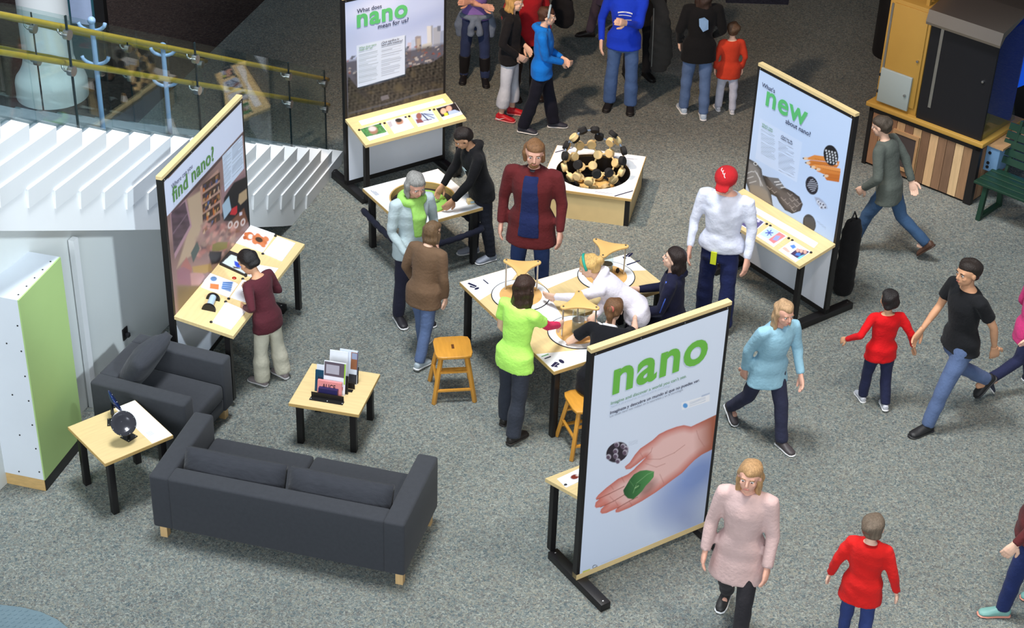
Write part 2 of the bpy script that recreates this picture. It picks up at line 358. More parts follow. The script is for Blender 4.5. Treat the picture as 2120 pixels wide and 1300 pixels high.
def railing(label, off, joints, hooks=False):
    rt = thing('glass_railing', label, 'railing', sp(8, off))
    for a, c in zip(joints[:-1], joints[1:]):
        mb = MB(); n = max(1, int((c-a)/1.5)); th = .012
        for k in range(n):
            p, q = a+(c-a)*k/n+(.03 if k == 0 else 0), a+(c-a)*(k+1)/n-(.03 if k == n-1 else 0)
            zp, zq = SR*(p+.55), SR*(q+.55)
            mb.hexa([sp(q, off-th/2, zq), sp(p, off-th/2, zp), sp(p, off+th/2, zp), sp(q, off+th/2, zq)], [sp(q, off-th/2, zq+1.03), sp(p, off-th/2, zp+1.03), sp(p, off+th/2, zp+1.03), sp(q, off+th/2, zq+1.03)])
        mb.build('glass_panel', GLASS, rt, world=True)
    for hh in (.93, .62):
        mb = MB(); mb.tube([sp(joints[0]-1.0+k*.5, off+.085, SR*(joints[0]-1.0+k*.5+.55)+hh) for k in range(int((joints[-1]-joints[0]+1)/.5)+1)], .024, 12)
        hr = mb.build('handrail', YRAIL, rt, world=True, smooth=True)
        for j in joints[:-1] if not hooks else joints:
            zz = SR*(j+.55)+hh-.06
            cl = MB().tube([sp(j, off-.022, zz), sp(j, off+.022, zz)], .042, 20).build('clamp_disc', CHROME, rt, world=True, smooth='auto')
            MB().tube([sp(j, off+.02, zz), sp(j, off+.06, zz-.012), sp(j, off+.085, zz+.01), sp(j, off+.085, zz+.045)], .009, 8).build('bracket', CHROME, cl, world=True, smooth=True)
    for j in joints[1:-1] if len(joints) > 2 else []:
        MB().hexa([sp(j+.03, off-.006, SR*(j+.55)), sp(j-.03, off-.006, SR*(j+.55)), sp(j-.03, off+.006, SR*(j+.55)), sp(j+.03, off+.006, SR*(j+.55))],
                  [sp(j+.03, off-.006, SR*(j+.55)+1.03), sp(j-.03, off-.006, SR*(j+.55)+1.03), sp(j-.03, off+.006, SR*(j+.55)+1.03), sp(j+.03, off+.006, SR*(j+.55)+1.03)]).build('glass_joint', TEALEDGE, rt, world=True)
    return rt
JN = [s_of_px(x, .19) for x in (708, 690, 604, 417, 162)]+[23.5]
railing('glass railing with two yellow wooden handrails on near side of white stairs', .19, JN)
railing('far glass railing with yellow handrails across the stair treads, beside the column', SW-.06, [1.0, 6.0, 11.0, 16.0, 21.0])
# solid posts with cradles, built for pale reflections in the stair glass
for k, (px_, py_, dy) in enumerate([(213, 245, 172), (352, 262, 150)]):
    s_ = s_of_px(px_, .42); base = sp(s_, .42, SR*(math.floor(s_)+1)-.004)
    r = thing('rail_post', ['pale blue slim post with two curved cradles, nearer the column', 'pale blue slim post with two curved cradles, nearer the panel with bookshelves'][k], 'post', base, 0, 'pale posts behind the stair glass')
    PB = mat('pale_blue_metal', (150, 178, 216), .4)
    MB().tube([(0, 0, 0), (0, 0, 1.0)], .022, 12).build('post', PB, r, smooth='auto')
    MB().ell((0, 0, 1.0), (.035, .035, .035)).build('cap', PB, r, smooth=True)
    for z in (.92, .62):
        MB().tube([(.11*math.cos(a), 0, z-.06*math.sin(-a) if False else z+.06-.07*math.sin(a)) for a in [math.pi*t/8 for t in range(9)]], .016, 8).build('cradle', PB, r, smooth=True)
# ---- column with flared base, teal screen with notice
cc = W(110, 196)
co = thing('column', 'round white column with a wide flared base behind the stair glass', 'column', cc)
MB().lathe([(.29, .50), (.29, 6.0)], n=40).build('shaft', WHITEP, co, smooth='auto')
MB().lathe([(.42, .0), (.42, .20), (.405, .25), (.36, .31), (.315, .40), (.29, .505)], n=40).build('flared_base', WHITEP, co, smooth='auto')
sc_ = W(196, 165); sr = thing('teal_screen', 'teal display screen with black edge standing behind the white column', 'screen', sc_, math.radians(-8))
MB().box(-.55, .10, 0, .06, .02, 2.2).build('board', mat('teal_paint', (40, 92, 104), .6, var=.05), sr)
MB().box(.10, .22, -.02, .08, 0, 2.25).build('edge_post', BLACK, sr)
MB().box(-.2, .06, -.012, -.001, .72, 1.5).build('notice', plain((188, 204, 238)), sr)
# ---- white box with green side
bx = thing('tall_crate', 'tall white panelled crate with pale green side and wooden base at left edge', 'crate', (-3.81, 11.19, 0), math.radians(-14))
CR_W = mat('crate_white', (222, 228, 236), .55, var=.03, vscale=2); GREEN = mat('crate_green', (176, 206, 134), .6, var=.03, vscale=2)
MB().box(-1.3, -.001, .0, .66, .12, 1.86).build('body', CR_W, bx)
MB().box(-1.3, .0, -.012, 0, .12, 1.88).build('front_panel', CR_W, bx)
MB().box(-1.3, .0, .0, .67, 1.86, 1.88).build('top_panel', CR_W, bx)
MB().box(0, .012, -.012, .67, .12, 1.88).build('side_panel', GREEN, bx)
MB().box(-1.3, .0, -.006, .02, .0, .12).build('base_board', mat('pine', (206, 170, 112), .6, var=.15, vscale=6, stretch=(2, 1, 8)), bx)
MB().box(-.05, .006, .0, .66, .0, .12).build('kick_board', BLACK, bx)
scw = [(-.03, .2+.24*k) for k in range(7)]+[(-.22, .16), (-.42, .16)]+[(-.16, .55), (-.17, .95), (-.15, 1.45), (-.36, .5), (-.36, 1.0), (-.36, 1.5)]
for x, z in scw: MB().lathe([(.007, 0), (.007, .004)], (x, -.012, z), 8, ax=(0, -1, 0)).build('screw', BLACK, bx)
for k in range(5): MB().lathe([(.007, 0), (.007, .004)], (-.03, .06+.13*k, 1.88), 8).build('screw', BLACK, bx)
# ---- black drum
dr = thing('drum', 'black round drum standing behind the yellow cabinet', 'drum', W(1850, 112))
MB().lathe([(.27, 0), (.28, .03), (.28, 1.15), (.26, 1.2), (.0, 1.2)], n=32).build('shell', BLACK, dr, smooth='auto')
# ---- exhibit cabinet at the right
cab = thing('exhibit_cabinet', 'exhibit cabinet of yellow and black doors on a vertical wood-slat base', 'cabinet', (3.92, 17.60, 0), math.radians(-41.5))
bw, bd = 1.40, .82
MB().box(.03, bw-.03, .03, bd-.03, .0, .72).build('base_core', BLACK, cab)
xs = .05; tones = [(150, 112, 84), (176, 138, 104), (140, 104, 78), (188, 152, 112), (128, 96, 74), (196, 164, 122), (120, 92, 70), (204, 170, 128), (134, 104, 80), (118, 92, 72), (206, 176, 134), (146, 114, 84)]
pw_ = (bw-.14)/12
for k in range(12):
    MB().box(xs+k*pw_+.003, xs+(k+1)*pw_-.003, .008, .03, .03, .66).build('plank', mat('plank_%d' % k, tones[k], .6, var=.14, vscale=5, stretch=(8, 8, 1)), cab)
for k in range(8):
    MB().box(bw-.03, bw-.012, .06+k*.088, .06+k*.088+.083, .03, .66).build('plank', MATS['plank_%d' % (k % 5)], cab)
MB().box(bw-.09, bw, .0, .06, 0, .70).build('corner_post', BLACK, cab)
MB().box(.0, .05, .0, .06, 0, .70).build('corner_post', BLACK, cab)
MB().box(.0, bw, .0, .03, .66, .73).build('fascia', BLACK, cab)
OCH = mat('ochre_board', (180, 142, 66), .5, var=.05, vscale=3)
MB().box(-.03, bw+.04, -.05, bd+.03, .73, .78).build('ledge', OCH, cab, bevel=.006)
fr = MB()
for a in ((.34, .37, .10, .56), (.64, .67, .10, .56), (.37, .64, .10, .14), (.37, .64, .52, .56)): fr.box(a[0], a[1], -.015, .02, a[2], a[3])
w_ = fr.build('hatch_frame', mat('hatch_wood', (176, 140, 100), .55, var=.1), cab)
MB().box(.37, .64, -.002, .018, .14, .52).build('hatch_panel', plain((70, 62, 62)), w_)
MB().box(.04, .56, .02, .70, .78, 2.02).build('yellow_case', OCH, cab, bevel=.004)
dr_ = MB().box(.10, .53, .0, .022, .86, 1.98).build('yellow_door', OCH, cab, bevel=.004)
MB().box(.075, .10, -.004, .02, 1.2, 1.97).build('hinge', CHROME, dr_)
MB().lathe([(.016, 0), (.014, .02), (0, .024)], (.49, 0, 1.42), 12, ax=(0, -1, 0)).build('knob', CHROME, dr_)
hb = MB().box(.08, .47, -.03, .0, .82, 1.22).build('grey_door', mat('grey_enamel', (158, 172, 172), .4), cab, bevel=.006)
MB().lathe([(.016, 0), (.014, .02), (0, .024)], (.42, -.03, 1.0), 12, ax=(0, -1, 0)).build('knob', CHROME, hb)
for z in (.92, 1.12): MB().box(.07, .085, -.034, -.01, z, z+.03).build('hinge', BLACK, hb)
yt = MB(); yt.box(.10, .14, .10, .14, 2.02, 2.3); yt.box(.42, .46, .10, .14, 2.02, 2.3); yt.box(.08, .5, .08, .5, 2.3, 2.34)
yt.build('top_stand', OCH, cab)
BLK2 = mat('black_board', (22, 23, 28), .45, var=.05)
MB().box(.58, bw-.02, .0, .03, .78, 2.0).build('black_door', BLK2, cab)
bdoor = cab.children[-1]
MB().box(.70, .735, -.006, .0, .95, 1.9).build('hinge', CHROME, cab)
MB().lathe([(.016, 0), (.014, .02), (0, .024)], (bw-.12, 0, 1.45), 12, ax=(0, -1, 0)).build('knob', CHROME, cab)
MB().box(.58, .60, .03, .74, .78, 2.0).build('case_side', BLK2, cab)
MB().box(.60, bw-.05, .68, .71, .78, 2.0).build('case_back', mat('case_blue', (22, 50, 150), .5), cab)
ACR = bpy.data.materials['rail_glass']
MB().prism([(bw-.025, .03, .79), (bw-.025, .74, .79), (bw-.025, .62, 1.05), (bw-.025, .70, 1.75), (bw-.025, .45, 2.0), (bw-.025, .03, 2.0)], (.008, 0, 0)).build('clear_side', ACR, cab)
MB().prism([(.55, -.09, 1.93), (.55, -.08, 1.90), (.55, .0, 2.0), (.55, .42, 2.14), (.55, .78, 2.16), (.55, .78, 2.19), (.55, .40, 2.17), (.55, -.06, 2.06)], (bw-.52, 0, 0)).build('steel_hood', mat('hood_steel', (170, 160, 150), .35, .9), cab)
gb = MB().box(bw+.0, bw+.16, .14, .52, .40, .70).build('control_box', mat('control_blue', (104, 140, 176), .5), cab, bevel=.006)
for x, z in ((.19, .62), (.19, .50), (.19, .45)): MB().lathe([(.018, 0), (.018, .008)], (bw+.05, .14, z), 12, ax=(0, -1, 0)).build('knob', BLACK, gb)
MB().box(bw, bw+.20, .12, .60, .70, .725).build('side_shelf', mat('hatch_wood', (176, 140, 100)), cab)
# ---- blue panel at the frame edge
bp_ = W(2150, 300); bs = thing('blue_screen', 'glowing blue screen at the right edge behind the bench', 'screen', (bp_.x, bp_.y+.6, 0), math.radians(40))
MB().box(-.4, .6, .0, .06, .0, .5).build('stand', BLACK, bs); MB().box(-.4, .6, .0, .08, .5, 2.2).build('casing', BLACK, bs)
MB().box(-.37, .57, -.006, .0, .55, 2.15).build('display', mat('blue_display', (20, 90, 235), .4, emit=.45), bs)
# ---- green slatted bench
DG = mat('bench_green', (26, 58, 44), .45, var=.15, vscale=9)
be = thing('slat_bench', 'dark green slatted park bench at the right edge beside the wood-slat cabinet', 'bench', W(2025, 455)-(rotz(math.radians(-42)) @ Vector((.12, .06, 0))), math.radians(-42))
for y in range(4): MB().box(0, 1.6, .02+y*.115, .12+y*.115, .42, .45).build('seat_slat', DG, be, bevel=.006)
for k in range(5): MB().hexa([(0, .49+k*.03, .52+k*.085), (1.6, .49+k*.03, .52+k*.085), (1.6, .512+k*.03, .515+k*.085), (0, .512+k*.03, .515+k*.085)], [(0, .512+k*.03, .59+k*.085), (1.6, .512+k*.03, .59+k*.085), (1.6, .534+k*.03, .585+k*.085), (0, .534+k*.03, .585+k*.085)]).build('back_slat', DG, be)
for x in (.12, 1.4):
    MB().bar((x, .06, 0), (x, .10, .42), .05, .05, up=(1, 0, 0)).build('leg', DG, be); MB().bar((x, .50, 0), (x, .44, .42), .05, .05, up=(1, 0, 0)).build('leg', DG, be)
    MB().bar((x, .06, .03), (x, .50, .03), .05, .04).build('stretcher', DG, be); MB().bar((x, .50, .40), (x, .66, .98), .05, .03, up=(1, 0, 0)).build('back_support', DG, be)
# ================================================================== furniture
UPH = mat('charcoal_fabric', (62, 64, 69), .95, var=.06, vscale=30, bump=.15, bscale=240, spec=.15, sheen=.1)
UPH2 = mat('charcoal_cushion', (58, 60, 66), .95, var=.08, vscale=12, bump=.5, bscale=16, stretch=(1, 4, 1), spec=.15, sheen=.1)
LEGW = mat('beech_leg', (214, 178, 126), .5, var=.08, vscale=6, stretch=(6, 6, 1))
def cushion(mb, x0, x1, y0, y1, z0, z1, puff=.03, nx=14, ny=10, seed=0, R=None, c=None):
    r = random.Random(seed); ph = [r.uniform(0, 6.28) for _ in range(4)]
    def pt(i, j, top):
        u, v = i/nx, j/ny; e = (1-(2*u-1)**6)*(1-(2*v-1)**6)
        k = .06*(1-e)
        x = x0+(x1-x0)*u; y = y0+(y1-y0)*v; mx, my = (x0+x1)/2, (y0+y1)/2
        w = .006*math.sin(9*u+ph[0])*math.sin(5*v+ph[1])+.004*math.sin(21*u+7*v+ph[2])
        zc = (z0+z1)/2; hz = (z1-z0)/2*(.45+.55*e)
        z = zc+(hz+puff*e*(1-(2*u-1)**2*.6)+w*e if top else -hz)
        p = Vector((x, y, z))
        if R is not None: p = R @ (p-c)+c
        return p
    T = [pt(i, j, True) for j in range(ny+1) for i in range(nx+1)]; B = [pt(i, j, False) for j in range(ny+1) for i in range(nx+1)]
    n = nx+1; fs = []; K = len(T)
    for j in range(ny):
        for i in range(nx):
            a = j*n+i; fs += [(a, a+1, a+1+n, a+n), (K+a, K+a+n, K+a+1+n, K+a+1)]
    for i in range(nx): fs += [(i, K+i, K+i+1, i+1), (ny*n+i, ny*n+i+1, K+ny*n+i+1, K+ny*n+i)]
    for j in range(ny): fs += [(j*n, (j+1)*n, K+(j+1)*n, K+j*n), (j*n+nx, K+j*n+nx, K+(j+1)*n+nx, (j+1)*n+nx)]
    mb.add(T+B, fs); return mb
def seat_unit(root, w, d, ncush, arm=.17, back=.17, top=.65, seat=.43):
    """origin at the middle of the back edge on the floor; the back is at y=0, the seat opens towards +y"""
    z0 = .135
    MB().box(-w/2+arm-.01, w/2-arm+.01, 0, back, z0, top).build('backrest', UPH, root, bevel=.022, seg=3)
    for s in (-1, 1):
        a, b = sorted((s*w/2, s*(w/2-arm))); MB().box(a, b, 0, d, z0, top).build('armrest', UPH, root, bevel=.022, seg=3)
        for y in (.05, d-.11): MB().box(s*(w/2-.06)-.03, s*(w/2-.06)+.03, y, y+.06, 0, z0+.01).build('leg', LEGW, root)
    MB().box(-w/2+arm-.01, w/2-arm+.01, back-.01, d-.02, z0, .27).build('seat_base', UPH, root, bevel=.015)
    cw = (w-2*arm)/ncush
    for k in range(ncush):
        x = -w/2+arm+k*cw
        MB().box(x+.004, x+cw-.004, back+.01, d-.005, .272, seat).build('seat_cushion', UPH, root, bevel=.03, seg=3)
    return cw, z0
A0 = W(305, 985, .65); B0 = W(838, 1087, .65); ang = math.radians(-13.6)
so = thing('sofa', 'dark grey three-seat sofa with beech block legs, its back to the viewer', 'sofa', ((A0.x+B0.x)/2, (A0.y+B0.y)/2, 0), ang)
cw, _ = seat_unit(so, 2.10, .90, 2)
for k in range(2):
    x = -2.10/2+.17+k*cw
    Rm = Matrix.Rotation(math.radians(66), 3, 'X'); c = Vector((x+cw/2, .255, .55))
    cushion(MB(), x+.02, x+cw-.02, .255-.22, .255+.20, .55-.065, .55+.065, .035, seed=k, R=Rm, c=c).build('back_cushion', UPH2, so, smooth=True)
aa = math.radians(-104+0); an = math.radians(-19)
ch = thing('armchair', 'dark grey upholstered armchair against the white wall under the stairs', 'armchair', W(178, 797, .65)+Vector((.326*.46, .945*.46, -.65)), an-math.pi/2)
seat_unit(ch, .82, .90, 1, arm=.155, top=.65)
Rm = Matrix.Rotation(math.radians(58), 3, 'X'); c = Vector((0, .26, .61))
cushion(MB(), -.26, .26, .26-.27, .26+.26, .61-.08, .61+.08, .05, seed=5, R=Rm, c=c).build('back_cushion', UPH2, ch, smooth=True)
# ---- square tables
def square_table(name, label, c, a, side, top, leg=.045, inset=.045, th=.03):
    t = thing(name, label, 'table', (c.x, c.y, 0), math.radians(a)); h = side/2
    MB().box(-h, h, -h, h, top-th, top-.002).build('tabletop_edge', PLY, t)
    MB().box(-h+.002, h-.002, -h+.002, h-.002, top-.002, top).build('tabletop', BIRCH, t)
    for sx in (-1, 1):
        for sy in (-1, 1):
            x, y = sx*(h-inset-leg/2), sy*(h-inset-leg/2); MB().box(x-leg/2, x+leg/2, y-leg/2, y+leg/2, 0, top-th).build('leg', BLACK, t, bevel=.004)
    return t
cc1 = sum((W(x, y, .45) for x, y in [(646.6, 751.9), (785, 774), (743.5, 859.6), (598, 834)]), Vector())/4
ct = square_table('coffee_table', 'square birch coffee table with black legs holding a rack of leaflets', cc1, -12, .625, .45, leg=.055)
cs1 = sum((W(x, y, .58) for x, y in [(143, 882), (280, 826), (356, 900), (216, 965)]), Vector())/4
st_ = square_table('side_table', 'square birch side table with black legs and a white text strip beside the sofa', cs1, 41, .62, .58, leg=.055)
MB().box(.12, .305, -.305, .305, .5800, .5812).build('text_strip', WHITE, st_)
stx = bpy.data.objects['side_table']
tx = MB()
for k in range(5): tx.box(.15, .15+.05, .0-.2+k*.012, .003-.2+k*.012, .5812, .5815)
tx.build('small_print', plain((170, 178, 190)), stx)
# parabolic dishes on the side table
def dish(loc, rz, label, tilt, dcol, side):
    r = thing('dish_stand', label, 'dish', loc, rz, 'curved dishes on the side table')
    MB().box(-.05, .05, -.05, .05, 0, .006).build('foot_plate', BLACK, r)
    for sx in (-1, 1):
        for sy in (-1, 1): MB().lathe([(.006, 0), (.005, .004), (0, .005)], (sx*.038, sy*.038, .006), 8).build('bolt', CHROME, r)
    MB().tube([(0, 0, .006), (.0, .03*side, .13)], .012, 10).build('arm', BLACK, r, smooth='auto')
    MB().tube([(0, -.05, .115), (0, .06, .15)], .012, 10).build('handle', BLACK, r, smooth='auto')
    ax = Vector((math.sin(tilt), .25*side, math.cos(tilt))).normalized(); n = 24; c = Vector((0, .05*side, .16))
    pr = [(0, 0), (.03, .002), (.06, .010), (.09, .022), (.105, .032), (.102, .036), (.06, .016), (.03, .007), (0, .005)]
    d = MB().lathe(pr, c, n, ax=ax).build('dish', mat('dish_'+dcol, {'blue': (40, 62, 122), 'smoke': (66, 66, 72)}[dcol], .18, .35), r, smooth=True)
    A = ax.orthogonal().normalized(); B = ax.cross(A)
    for k in range(8):
        q = c+(A*math.cos(k*.785)+B*math.sin(k*.785))*.098+ax*.032
        MB().ell(q, (.005, .005, .005), 8, 5).build('rivet', CHROME, d, smooth=True)
dish(W(235, 874, .58), math.radians(12), 'blue mirrored curved dish on a black bracket, rear one on side table', 1.15, 'blue', 1)
dish(W(267, 905, .58), math.radians(-35), 'smoky grey curved dish on a black bracket, front one on side table', .75, 'smoke', -1)
# ---- leaflet rack, books and leaflets
mrot = rotz(math.radians(-12)); MT = Matrix.Translation(Vector((cc1.x, cc1.y, .45))) @ mrot
def on_coffee(x, y): return (MT @ Vector((x, y, 0)))
rk = thing('leaflet_rack', 'black metal leaflet rack with two sloping tiers on the coffee table', 'rack', on_coffee(0, 0), math.radians(-12))
MB().box(-.16, .14, -.22, -.17, 0, .004).build('front_flange', BLACK, rk); MB().box(-.155, .135, -.172, -.168, 0, .055).build('front_lip', BLACK, rk)
MB().box(.10, .16, -.02, .02, 0, .004).build('side_flange', BLACK, rk)
for x in (-.15, -.005, .13): MB().lathe([(.006, 0), (0, .004)], (x, -.197, .004), 8).build('bolt', CHROME, rk)
MB().hexa([(-.155, -.06, 0), (.135, -.06, 0), (.135, -.054, 0), (-.155, -.054, 0)], [(-.155, -.03, .17), (.135, -.03, .17), (.135, -.024, .17), (-.155, -.024, .17)]).build('tier_back', BLACK, rk)
MB().hexa([(-.10, .12, 0), (.17, .12, 0), (.17, .126, 0), (-.10, .126, 0)], [(-.10, .15, .15), (.17, .15, .15), (.17, .156, .15), (-.10, .156, .15)]).build('tier_back', BLACK, rk)
MB().box(-.10, .17, .03, .034, 0, .06).build('tier_lip', BLACK, rk)
LEAN = Vector((0, .22, 1)).normalized()
def sheet(name, label, cat, x0, x1, y, h, th, col, prints=(), z=.0):
    """upright leaflet or book leaning in the rack"""
    r = thing(name, label, cat, on_coffee(0, 0), math.radians(-12), 'reading matter in the leaflet rack')
    up = LEAN*h; b = [(x0, y, z), (x1, y, z), (x1, y+th, z), (x0, y+th, z)]
    MB().hexa(b, [Vector(p)+up for p in b]).build('cover', plain(col, .4), r)
    N = Vector((0, -1, .22)).normalized()
    for k, (a0, a1, b0, b1, c2) in enumerate(prints):
        o = Vector((x0, y, z))+N*.0008*(1+.25*k); X = Vector((1, 0, 0))*(x1-x0)
        if isinstance(c2, str):
            mb = MB(); text_to(mb, c2, o+X*a0+LEAN*(h*b0), Vector((1, 0, 0)), LEAN, (x1-x0)*(a1-a0), h*(b1-b0)*1.3, .02); mb.build('lettering', plain((40, 20, 24)), r); continue
        MB().prism([o+X*a0+LEAN*h*b0, o+X*a1+LEAN*h*b0, o+X*a1+LEAN*h*b1, o+X*a0+LEAN*h*b1], N*-.0006).build('printed_block', plain(c2), r)
    return r
sheet('book', 'thick dark blue book lying against the front lip of the leaflet rack', 'book', -.10, .07, -.160, .085, .030, (38, 34, 84), [(.6, .85, .15, .5, (120, 124, 140))])
sheet('book', 'pink book titled ALICE standing in the front of the leaflet rack', 'book', -.12, .095, -.125, .135, .022, (226, 142, 142), [(.2, .75, .5, .85, 'ALICE')])
sheet('leaflet', 'white leaflet with a photo of steel shapes in the leaflet rack', 'leaflet', -.08, .115, -.085, .30, .006, (232, 236, 246), [(0.02, .93, .55, .98, (96, 84, 96)), (.1, .7, .62, .9, (176, 172, 186)), (.93, .99, .35, .98, (158, 204, 62)), (.1, .3, .24, .28, (70, 66, 76)), (.36, .56, .24, .28, (70, 66, 76)), (.66, .9, .17, .27, (196, 52, 66))])
sheet('booklet', 'dark teal booklet lettered NA at the left of the leaflet rack', 'booklet', -.156, -.084, -.082, .20, .006, (20, 68, 96), [(.4, .95, .45, .75, 'NA')])
sheet('leaflet', 'plain pale leaflet at the back left of the front rack tier', 'leaflet', -.150, -.06, -.070, .245, .003, (226, 230, 242))
sheet('leaflet', 'wide white sheet at the back of the leaflet rack', 'leaflet', -.085, .08, .085, .30, .004, (238, 242, 250), [(.1, .9, .1, .2, (52, 56, 76))])
sheet('leaflet', 'leaflet with orange jar photo and dark blue edge in the rear tier', 'leaflet', .0, .165, .098, .315, .006, (222, 230, 244), [(.62, .98, .45, .95, (150, 96, 66)), (.66, .95, .75, .93, (150, 160, 190)), (.55, .98, .02, .3, (52, 54, 62)), (.97, 1.0, .3, 1.0, (30, 60, 110))])
# ---- wooden stools
HON = mat('honey_oak', (206, 146, 58), .35, var=.12, vscale=5, stretch=(8, 1, 1), coat=.3)
def stool(label, c, a):
    r = thing('wooden_stool', label, 'stool', (c.x, c.y, 0), math.radians(a), 'honey coloured wooden stools'); h = .49; w = .165; t = .185
    pl = []
    for k in range(24):                       # rounded square outline
        th = 2*math.pi*k/24; cx, cy = math.cos(th), math.sin(th); q = max(abs(cx), abs(cy)); rr = .168*(.93/q*.55+.5); rr = min(.168/q, .215)
        pl.append((cx*rr, cy*rr, h-.028))
    MB().prism(pl, (0, 0, .028)).build('seat', HON, r, bevel=.006)
    MB().box(-.012, .012, -.034, .034, h-.0005, h+.0012).build('hand_hole', plain((96, 56, 24)), r)
    for sx in (-1, 1):
        for sy in (-1, 1): MB().bar((sx*t, sy*t, 0), (sx*.115, sy*.115, h-.028), .034, .034, up=(sx, -sy, 0)).build('leg', HON, r, bevel=.003)
    def lp(z, sx, sy): k = z/(h-.028); q = t+(.115-t)*k; return Vector((sx*q, sy*q, z))
    for z, pair in ((.13, ((-1, -1), (1, -1))), (.13, ((-1, 1), (1, 1))), (.20, ((-1, -1), (-1, 1))), (.20, ((1, -1), (1, 1))), (.31, ((-1, -1), (1, -1))), (.31, ((-1, 1), (1, 1)))):
        MB().bar(lp(z, *pair[0]), lp(z, *pair[1]), .024, .018).build('rung', HON, r)
    return r
c_st = sum((W(x, y, .49) for x, y in [(893, 698), (970, 690), (980, 737), (906, 745)]), Vector())/4
stool('honey wooden stool standing free beside the activity table leg', c_st, 9)
STOOL2 = Vector((.67, 12.09, 0)); stool('honey wooden stool under the girl in the black top, behind the nano panel', STOOL2, 20)
STOOL3 = Vector((1.50, 13.16, 0)); stool('honey wooden stool under the girl in navy, mostly hidden by the nano panel', STOOL3, 35)
# ---- T-shaped activity table
TZ = .74; AL = thing('activity_table', 'T-shaped birch activity table with white corner graphics and black legs', 'table', (.2, 13.0, 0), math.radians(-58))
# local x runs along the long wing (away from its far corner), y to the right-back
Mt = rmat(AL).inverted()
def tl(px, py, z=TZ): return Mt @ W(px, py, z)
aNW, aNE, aSE, aS = tl(960, 588), tl(1077, 542), tl(1263, 728), tl(1147, 774)
bNW, bNE, bSE, bSW = tl(1120, 583), tl(1304, 517), tl(1366, 596), tl(1185, 660)
x0 = (aNW.x+aNE.x)/2; x1 = (aS.x+aSE.x)/2; y0 = (aNW.y+aS.y)/2; y1 = (aNE.y+aSE.y)/2
bx0 = (bNW.x+bNE.x)/2; bx1 = (bSE.x+bSW.x)/2; by1 = (bNE.y+bSE.y)/2
TT = [(x0, y0), (x1, y0), (x1, y1), (x0, y1)]; TB = [(bx0, y1+.001), (bx1, y1+.001), (bx1, by1), (bx0, by1)]
for P_ in (TT, TB):
    MB().prism([(a, b, TZ-.035) for a, b in P_], (0, 0, .033)).build('tabletop_edge', PLY, AL)
    MB().prism([(a, b, TZ-.002) for a, b in P_], (0, 0, .002)).build('tabletop', BIRCH, AL)
for x, y in ((x0+.06, y0+.06), (x1-.06, y0+.06), (x1-.06, y1-.06), (x0+.06, y1-.06), (bx0+.06, by1-.06), (bx1-.06, by1-.06)):
    MB().box(x-.028, x+.028, y-.028, y+.028, 0, TZ-.035).build('leg', BLACK, AL, bevel=.004)
WG = WHITE
def flat(poly, z, name, m, h=.0008): MB().prism([(a, b, z) for a, b in poly], (0, 0, h)).build(name, m, AL)
flat([(x0+.004, y0+.004), (x0+.36, y0+.004), (x0+.20, y1-.2), (x0+.06, y1-.02), (x0+.004, y1-.02)], TZ, 'corner_graphic', WG)
flat([(x1-.30, y0+.004), (x1-.004, y0+.004), (x1-.004, y1-.004), (x1-.12, y1-.004), (x1-.2, y0+.3)], TZ, 'corner_graphic', WG)
flat([(bx0+.004, by1-.34), (bx0+.004, by1-.004), (bx0+.34, by1-.004), (bx0+.25, by1-.2)], TZ, 'corner_graphic', WG)
flat([(bx0+.004, y1+.02), (bx0+.18, y1+.02), (bx0+.12, y1+.4), (bx0+.004, by1-.345)], TZ, 'corner_graphic', WG)
flat([(x0+.62, y0+.25), (x0+.92, y0+.16), (x0+.98, y1-.12), (x0+.66, y1-.05)], TZ, 'loose_sheet', plain((236, 240, 248)))
INK = plain((28, 28, 62)); INKG = plain((92, 160, 92))
def tprint(name, polys, m, e=.0010):
    mb = MB()
    for pg in polys: mb.prism([W(a, b, TZ+e) for a, b in pg][::-1], (0, 0, .0004))
    mb.build(name, m, AL, world=True)
def oval(cx, cy, rx, ry, a, n=14): return [(cx+rx*math.cos(t)*math.cos(a)-ry*math.sin(t)*math.sin(a), cy+rx*math.cos(t)*math.sin(a)+ry*math.sin(t)*math.cos(a)) for t in [2*math.pi*k/n for k in range(n)]]
tprint('printed_mark', [[(1140, 757.5), (1149, 749), (1156, 750), (1144.5, 760)], [(1146, 759.5), (1155.5, 751), (1159, 753), (1157, 755.5), (1153, 756.5), (1155.5, 760.5)], oval(1162.5, 748, 6.5, 3.4, .5)], INK)
tprint('printed_mark', [[(967.5, 587), (971, 585), (987, 591.5), (986, 594.5), (974, 590)], [(972.5, 591), (985, 595), (982.5, 596), (973, 594.5)], oval(987.2, 597.3, 5.2, 2.1, -.3)], INK)
tprint('printed_mark', [[(1294.5, 530), (1301, 524.5), (1307, 521.5), (1297, 532)], [(1298.5, 531.5), (1308, 522.7), (1311, 524.3), (1303.5, 532)], [(1288.5, 531), (1296.5, 533), (1296, 536), (1291, 535.5)]], INK)
tprint('small_print', [[(1120.5, 737.5), (1135.5, 732), (1136, 734), (1121.5, 739)]], INKG)
tprint('small_print', [[(1126.5, 742), (1140, 737), (1141, 739), (1128, 743.5)], [(999.5, 579.5), (1001.5, 578.5), (1012, 587), (1010, 588)], [(1297, 547.5), (1325, 538), (1326, 540), (1298, 549.5)]], INK)
PALEINK = plain((120, 130, 160))
